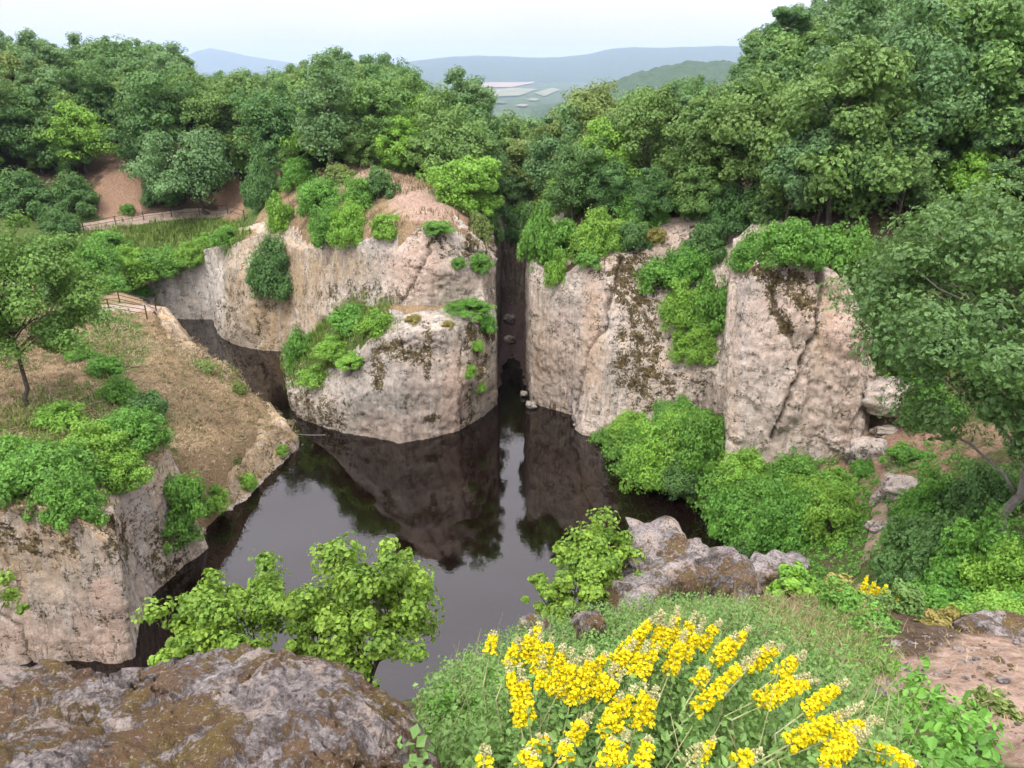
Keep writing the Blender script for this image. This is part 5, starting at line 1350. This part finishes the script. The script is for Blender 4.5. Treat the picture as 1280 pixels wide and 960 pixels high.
# ------------------------------------------------------------------ near slope
FGP = scatter_pts(16000, (-1.2, 9, 1.0, 13), None, R1)
fx, fy = proj(FGP)
def sel(pl, keep=1.0):
    m = sdist(pl, fx, fy) > R1.normal(0, 9, len(fx))
    return FGP[m & (R1.random(len(fx)) < keep)]
P = sel([(760, 760), (900, 735), (1080, 730), (1110, 800), (1060, 850), (900, 840), (780, 800)])
stuff('dry_grass', [blades(tufts(P, R1, 6, 0.06), R1, 0.10, 0.007, 1.2), blades(tufts(P[::3], R1, 3, 0.08), R1, 0.2, 0.01, flat=True)], M_STRAW, 'sparse dry grass on the near slope behind the flowers', 'grass')
P = sel([(780, 740), (920, 750), (1090, 770), (1110, 850), (1000, 880), (800, 830)], 0.8)
stuff('grass', [blades(tufts(P, R1, 7, 0.06), R1, 0.12, 0.009, 1.2)], M_GRASS, 'short green grass on the near slope', 'grass')
def herbs(P, R, hmax, leaf, k, shape=OVAL, up=0.7, sp=0.06):
    n = len(P); hh = hmax * R.uniform(0.45, 1.0, n)
    Q = np.repeat(P, k, 0); hq = np.repeat(hh, k) * R.random(n * k) ** 0.7
    ang = R.uniform(0, 6.28, n * k); rr = R.uniform(0.2, 1, n * k) * sp
    Q = Q + np.stack([np.cos(ang) * rr, np.sin(ang) * rr, hq], 1)
    N = unit(np.stack([np.cos(ang) * 0.6, np.sin(ang) * 0.6, np.full(n * k, up)], 1) + 0.4 * R.normal(size=(n * k, 3)))
    return leaves(Q, N, leaf, R, np.repeat(R.uniform(0.25, 0.75, n), k) + R.normal(0, 0.14, n * k), shape)
P = sel([(515, 1060), (530, 890), (600, 830), (660, 800), (740, 775), (800, 760), (900, 765), (960, 800), (1030, 850), (1100, 920), (1120, 1060)])
P = P[(P[:, 1] > 1.3)]
stuff('undergrowth', [herbs(P, R1, 0.42, 0.037, 19, DIAM)], M_LEAF_HERB, 'grey green leafy herbs crowding beneath the yellow flowers', 'undergrowth')
st_ = [tube([p, p + (R1.normal(0, .03), R1.normal(0, .03), 0.22), p + (R1.normal(0.05, .06), R1.normal(0, .06), R1.uniform(.38, .6))], [0.003, 0.0025, 0.001], 4) for p in P[::5]]
v, f, t = join(st_)
tag(link('herb_stems', mesh_np('herb_stems', v, f, M_STEM)), 'thin pale stalks standing among the leafy herbs', 'stalks', kind='stuff')
Pd = sel([(760, 775), (900, 755), (1080, 745), (1110, 800), (1090, 860), (950, 830), (800, 800)], 0.35)
stuff('undergrowth', [herbs(Pd, R1, 0.16, 0.033, 16, DIAM)], M_LEAF_HERB, 'small pale green plants dotted over the near slope', 'undergrowth')
Pp = sel([(1060, 810), (1200, 790), (1300, 820), (1300, 960), (1200, 930), (1090, 870)], 0.8)
stuff('dry_grass', [blades(tufts(Pp, R1, 1, 0.1), R1, 0.10, 0.006, flat=True)], M_STRAW, 'stalks and litter lying on the bare pink earth', 'litter')
gv = []
for c_ in Pp[::2]:
    sz_ = 0.012 * R1.exponential() + 0.006
    gv.append((ICO1[0] * sz_ * np.array((1.2, 1, 0.7)) * R1.uniform(0.7, 1.2, (len(ICO1[0]), 1)) + c_ + (0, 0, sz_ * 0.3), ICO1[1], np.full(len(ICO1[0]), R1.random())))
v, f, t = join(gv)
tag(link('gravel', mesh_np('gravel', v, f, M_LEDGE)), 'loose grit and small stones on the bare earth', 'gravel', kind='stuff')
P = sel([(1090, 900), (1150, 855), (1240, 930), (1260, 1040), (1080, 1040)], 0.5)
P = np.concatenate([P, sel([(1340, 760), (1700, 760), (1900, 1300), (1340, 1300)], 0.4)])
stuff('undergrowth', [herbs(P, R1, 0.22, 0.065, 14, sp=0.08)], M_LEAF_BUSH, 'broad leaved bramble at the lower right of the slope', 'undergrowth')
P = sel([(1010, 800), (1100, 790), (1120, 850), (1060, 900), (1000, 860)], 0.35)
stuff('undergrowth', [herbs(P, R1, 0.16, 0.05, 12, sp=0.07)], M_LEAF_BUSH, 'low leafy weeds between the flowers and the bare earth', 'undergrowth')

# small shrubs on the near slope
def fgbush(seed, px, py, depth, wpx, hpx, mat, leaf, label, ncl=22, per=110):
    w_, h_ = wpx * depth / FPX, hpx * depth / FPX / CP
    ms = make_bush(seed, w_, h_, ncl, per, leaf, mat, shape=OVAL, clump=0.2)
    p = D(px, py, depth); p[2] = drop(p[0], p[1], 30) - 0.05
    return put('shrub', ms, BN, p, 1.0, 0.0, label, 'shrub')
fgbush(501, 998, 745, 11.0, 74, 46, M_LEAF_BRIGHT, 0.10, 'bright broad leaved shrub on the crest right of the low grey rock')
fgbush(502, 1040, 785, 9.6, 70, 60, M_LEAF_BUSH, 0.05, 'rounded green shrub on the near slope below the bright one')
fgbush(503, 1048, 745, 10.6, 56, 44, M_LEAF_YEL, 0.06, 'yellowing shrub behind the rounded green shrub')
fgbush(504, 1120, 775, 10.2, 70, 44, M_LEAF_HERB, 0.06, 'feathery shrub below the small distant yellow flowers')
fgbush(505, 1178, 805, 9.6, 70, 34, M_LEAF_YEL, 0.06, 'orange yellow fern like shrub at the edge of the bare earth')
fgbush(506, 1085, 815, 8.6, 60, 26, M_LEAF_BUSH, 0.05, 'low green shrub left of the bare earth')
fgbush(507, 565, 880, 4.3, 120, 80, M_LEAF_BUSH, 0.035, 'tangled green shrub between the boulder and the flowers', 40, 150)
fgbush(508, 640, 850, 5.2, 120, 60, M_LEAF_BUSH, 0.035, 'green shrub at the cliff edge behind the left flowers', 40, 150)
fgbush(509, 760, 800, 7.0, 110, 40, M_LEAF_HERB, 0.04, 'grey green shrub behind the middle flowers', 30, 130)
fgbush(510, 1240, 905, 5.2, 60, 40, M_LEAF_OLIVE, 0.05, 'wiry weed at the right edge of the bare earth', 14, 40)

# ------------------------------------------------------------------ yellow broom
SPK = [((618, 787), (612, 817)), ((649, 796), (635, 834)), ((675, 777), (660, 828)), ((649, 829), (661, 902)), ((678, 818), (677, 862)), ((705, 803), (691, 871)), ((740, 808), (710, 874)), ((724, 820), (712, 880)),
       ((829, 763), (766, 829)), ((843, 770), (825, 817)), ((808, 785), (785, 825)), ((771, 829), (740, 871)), ((858, 787), (836, 843)), ((778, 864), (754, 920)), ((740, 890), (715, 925)), ((822, 857), (804, 904)),
       ((607, 930), (604, 960)), ((658, 932), (656, 960)), ((705, 923), (708, 951)), ((769, 920), (757, 960)), ((813, 920), (801, 960)), ((689, 920), (677, 932)), ((847, 757), (840, 802)), ((871, 764), (843, 822)),
       ((902, 774), (874, 812)), ((922, 791), (891, 829)), ((950, 812), (867, 891)), ((981, 805), (943, 833)), ((1008, 815), (970, 846)), ((1012, 843), (943, 877)), ((1060, 850), (1005, 891)), ((1063, 888), (984, 932)),
       ((1101, 898), (1018, 932)), ((1087, 912), (1036, 953)), ((953, 939), (919, 956)), ((1139, 950), (1091, 939)), ((885, 833), (871, 857)), ((878, 929), (857, 958)), ((795, 800), (765, 842)), ((690, 795), (680, 835)), ((760, 815), (735, 850)), ((812, 800), (790, 845))]
PLANTS = [((0, 1, 39), 'broom with three short yellow spikes at the left end of the flowers'), ((2, 3, 4), 'broom with a tall thick yellow spike above the dark rock'), ((5, 6, 7), 'broom with dense yellow spikes just right of the tall thick one'),
          ((8, 10, 38), 'broom with long slanting yellow spikes below the mossy rock crest'), ((9, 12, 22), 'broom with upright yellow spikes right of the slanting ones'), ((11, 40, 41), 'broom with bunched yellow spikes in the middle of the flowers'),
          ((13, 14, 15), 'broom with small yellow spikes in the lower middle'), ((16, 17, 21), 'broom with short yellow heads at the bottom next to the boulder'), ((18, 19, 20), 'broom with short yellow heads at the bottom middle'),
          ((23, 24, 25), 'broom with slanting yellow spikes before the dry grass'), ((26, 27, 36), 'broom with one very long leaning yellow spike'), ((28, 29), 'broom with yellow spikes pointing to the right above the herbs'),
          ((30, 31), 'broom with thick yellow spikes at the lower right'), ((32, 33, 35), 'broom with the rightmost yellow spikes beside the bramble'), ((34, 37), 'broom with pale unopened heads at the bottom right of centre')]
def spike(a, b_, R, buds=0.28, petal=0.012, rad=0.018, dens=1300):
    L = np.linalg.norm(b_ - a); ax = (b_ - a) / L
    n = int(L * dens)
    t = np.sort(R.random(n)) ; ang = R.uniform(0, 6.28, n)
    u = unit(np.cross(ax, (0.3, 0.5, 0.8))); w_ = np.cross(ax, u)
    dirs = np.cos(ang)[:, None] * u + np.sin(ang)[:, None] * w_
    r_ = rad * (1.15 - 0.95 * t ** 1.3) * R.uniform(0.5, 1.15, n)
    bend = np.array((0, 0, -0.05 * L)) * (4 * t * (1 - t))[:, None]
    C = a + ax * (L * t)[:, None] + dirs * r_[:, None] - bend * 0.5
    isb = t > 1 - buds * R.uniform(0.6, 1.3)
    parts, mi = [], []
    for k in range(3):
        N = unit(dirs + 0.9 * R.normal(size=(n, 3)) * (0.5 if k == 0 else 1.0) + (0, 0, 0.5))
        sz = np.where(isb, petal * 0.55, petal)
        v_, f_, t_ = leaves(C + 0.006 * R.normal(size=(n, 3)), N, 1.0, R, R.uniform(0, 1, n), (DIAM[0] * np.array((1.35, 1.0)), DIAM[1]))
        S = len(DIAM[0]); vv = v_.reshape(n, S, 3); c_ = vv.mean(1, keepdims=True); vv = C[:, None] + (vv - c_) * sz[:, None, None] + (dirs * 0.004 * k)[:, None]
        parts.append((vv.reshape(-1, 3), f_, t_)); mi.append(np.repeat(isb.astype(int), len(DIAM[1])))
    v_, f_, t_ = join(parts)
    return v_, f_, t_, np.concatenate(mi)
for (t_, b_) in list(SPK):            # each flowering shoot has a slimmer neighbour
    k_ = len(SPK); SPK.append(((t_[0] + (-14, 16, 11)[k_ % 3], t_[1] - (4, 9, -6)[k_ % 3]), (b_[0] + (-10, 14, 12)[k_ % 3], b_[1] + (6, -3, 4)[k_ % 3])))
PLANTS = [(tuple(i) + tuple(j + len(SPK) // 2 for j in i if j % 2), l) for i, l in PLANTS]
def broom(ids, label, spk=SPK, dfun=None, petal=0.012, rad=0.018, dens=1300, hgt=0.55, nleaf=260, leaf=0.026, buds=0.28):
    R = np.random.default_rng(700 + ids[0])
    df = dfun or (lambda y: 2.0 + (960 - y) / 190 * 1.15)
    S = [(D(*spk[i][1], df(spk[i][1][1])), D(*spk[i][0], df(spk[i][1][1]) + 0.03)) for i in ids]
    base = np.mean([s_[0] for s_ in S], 0) - (0.04, 0.1, 0); base[2] = min(drop(base[0], base[1], 30), base[2] - 0.25)
    root = tag(link('broom_plant', None, loc=base), label, 'flower', 'yellow flowering broom plants')
    lp = []
    for i, (a, b_) in zip(ids, S):
        slim = 1.0 if i < len(spk) // 2 or spk is not SPK else 0.72
        v_, f_, t_, mi = spike(a, b_, R, buds=0.95 if i == 37 and spk is SPK else buds * R.uniform(0.6, 1.6), petal=petal, rad=rad * slim, dens=dens * slim)
        fs = None
        for w_, nm, mt in ((0, 'flower_spike', M_FLOWER), (1, 'buds', M_BUD)):
            ff = f_[mi == w_]
            if not len(ff): continue
            us, inv = np.unique(ff, return_inverse=True)
            o = link(nm, mesh_np(nm, v_[us] - a, inv.reshape(-1, 3), mt, False, {'tone': np.clip(t_[us], 0, 1)}), root if fs is None else fs, (a - base) if fs is None else None)
            fs = fs or o
        ax = unit(b_ - a); foot = base + np.array((R.normal(0, 0.05), R.normal(0, 0.05), -0.05))
        mid = a - ax * 0.12; low = foot * 0.45 + mid * 0.55 + R.normal(0, 0.01, 3)
        q, g, _ = join([tube([foot, low, mid, a, b_], [0.0035, 0.003, 0.0028, 0.0025, 0.0012], 5)])
        link('stem', mesh_np('stem', q - foot, g, M_STEM), root, foot - base)
        k = R.random(nleaf)[:, None]
        Pq = np.where(k < 0.5, foot + (low - foot) * k * 2, low + (a - low) * (k - 0.5) * 2) + R.normal(0, 0.03 * petal / 0.017, (nleaf, 3))
        lp.append(leaves(Pq, unit(R.normal(size=(nleaf, 3)) + (0, 0, 1.0)), leaf, R, R.uniform(0.3, 0.9, nleaf), OVAL))
    v_, f_, t_ = join(lp)
    link('foliage', mesh_np('foliage', v_ - base, f_, M_LEAF_HERB, False, {'tone': np.clip(t_, 0, 1)}), root)
    return root
for ids, lab in PLANTS: broom(ids, lab)
SPK2 = [((1085 + 7 * k + (k % 2) * 3, 718 + 4 * k + (k % 3) * 4), (1078 + 7 * k, 742 + 3 * k)) for k in range(7)]
broom(tuple(range(7)), 'small distant broom with slim orange yellow spikes at the slope edge', SPK2, lambda y: 10.6, petal=0.035, rad=0.03, dens=260, nleaf=140, leaf=0.07, buds=0.1)
# ------------------------------------------------------------------ haze: even pale air round everything
hz = NB('haze_air')
pv = hz.n('ShaderNodeVolumePrincipled', {'Color': (0.60, 0.78, 1.0, 1), 'Density': 1.0e-4, 'Anisotropy': 0.2})
hz.t.links.new(pv.outputs[0], hz.out.inputs['Volume'])
x0, x1, y0, y1, z0, z1 = -18000, 18000, -3500, 17500, -150, 330
hv = [(x, y, z) for z in (z0, z1) for y in (y0, y1) for x in (x0, x1)]
hme = bpy.data.meshes.new('haze'); hme.from_pydata(hv, [], [(0, 2, 3, 1), (4, 5, 7, 6), (0, 1, 5, 4), (2, 6, 7, 3), (0, 4, 6, 2), (1, 3, 7, 5)])
hme.materials.append(hz.m)
tag(link('haze', hme), kind='stuff')
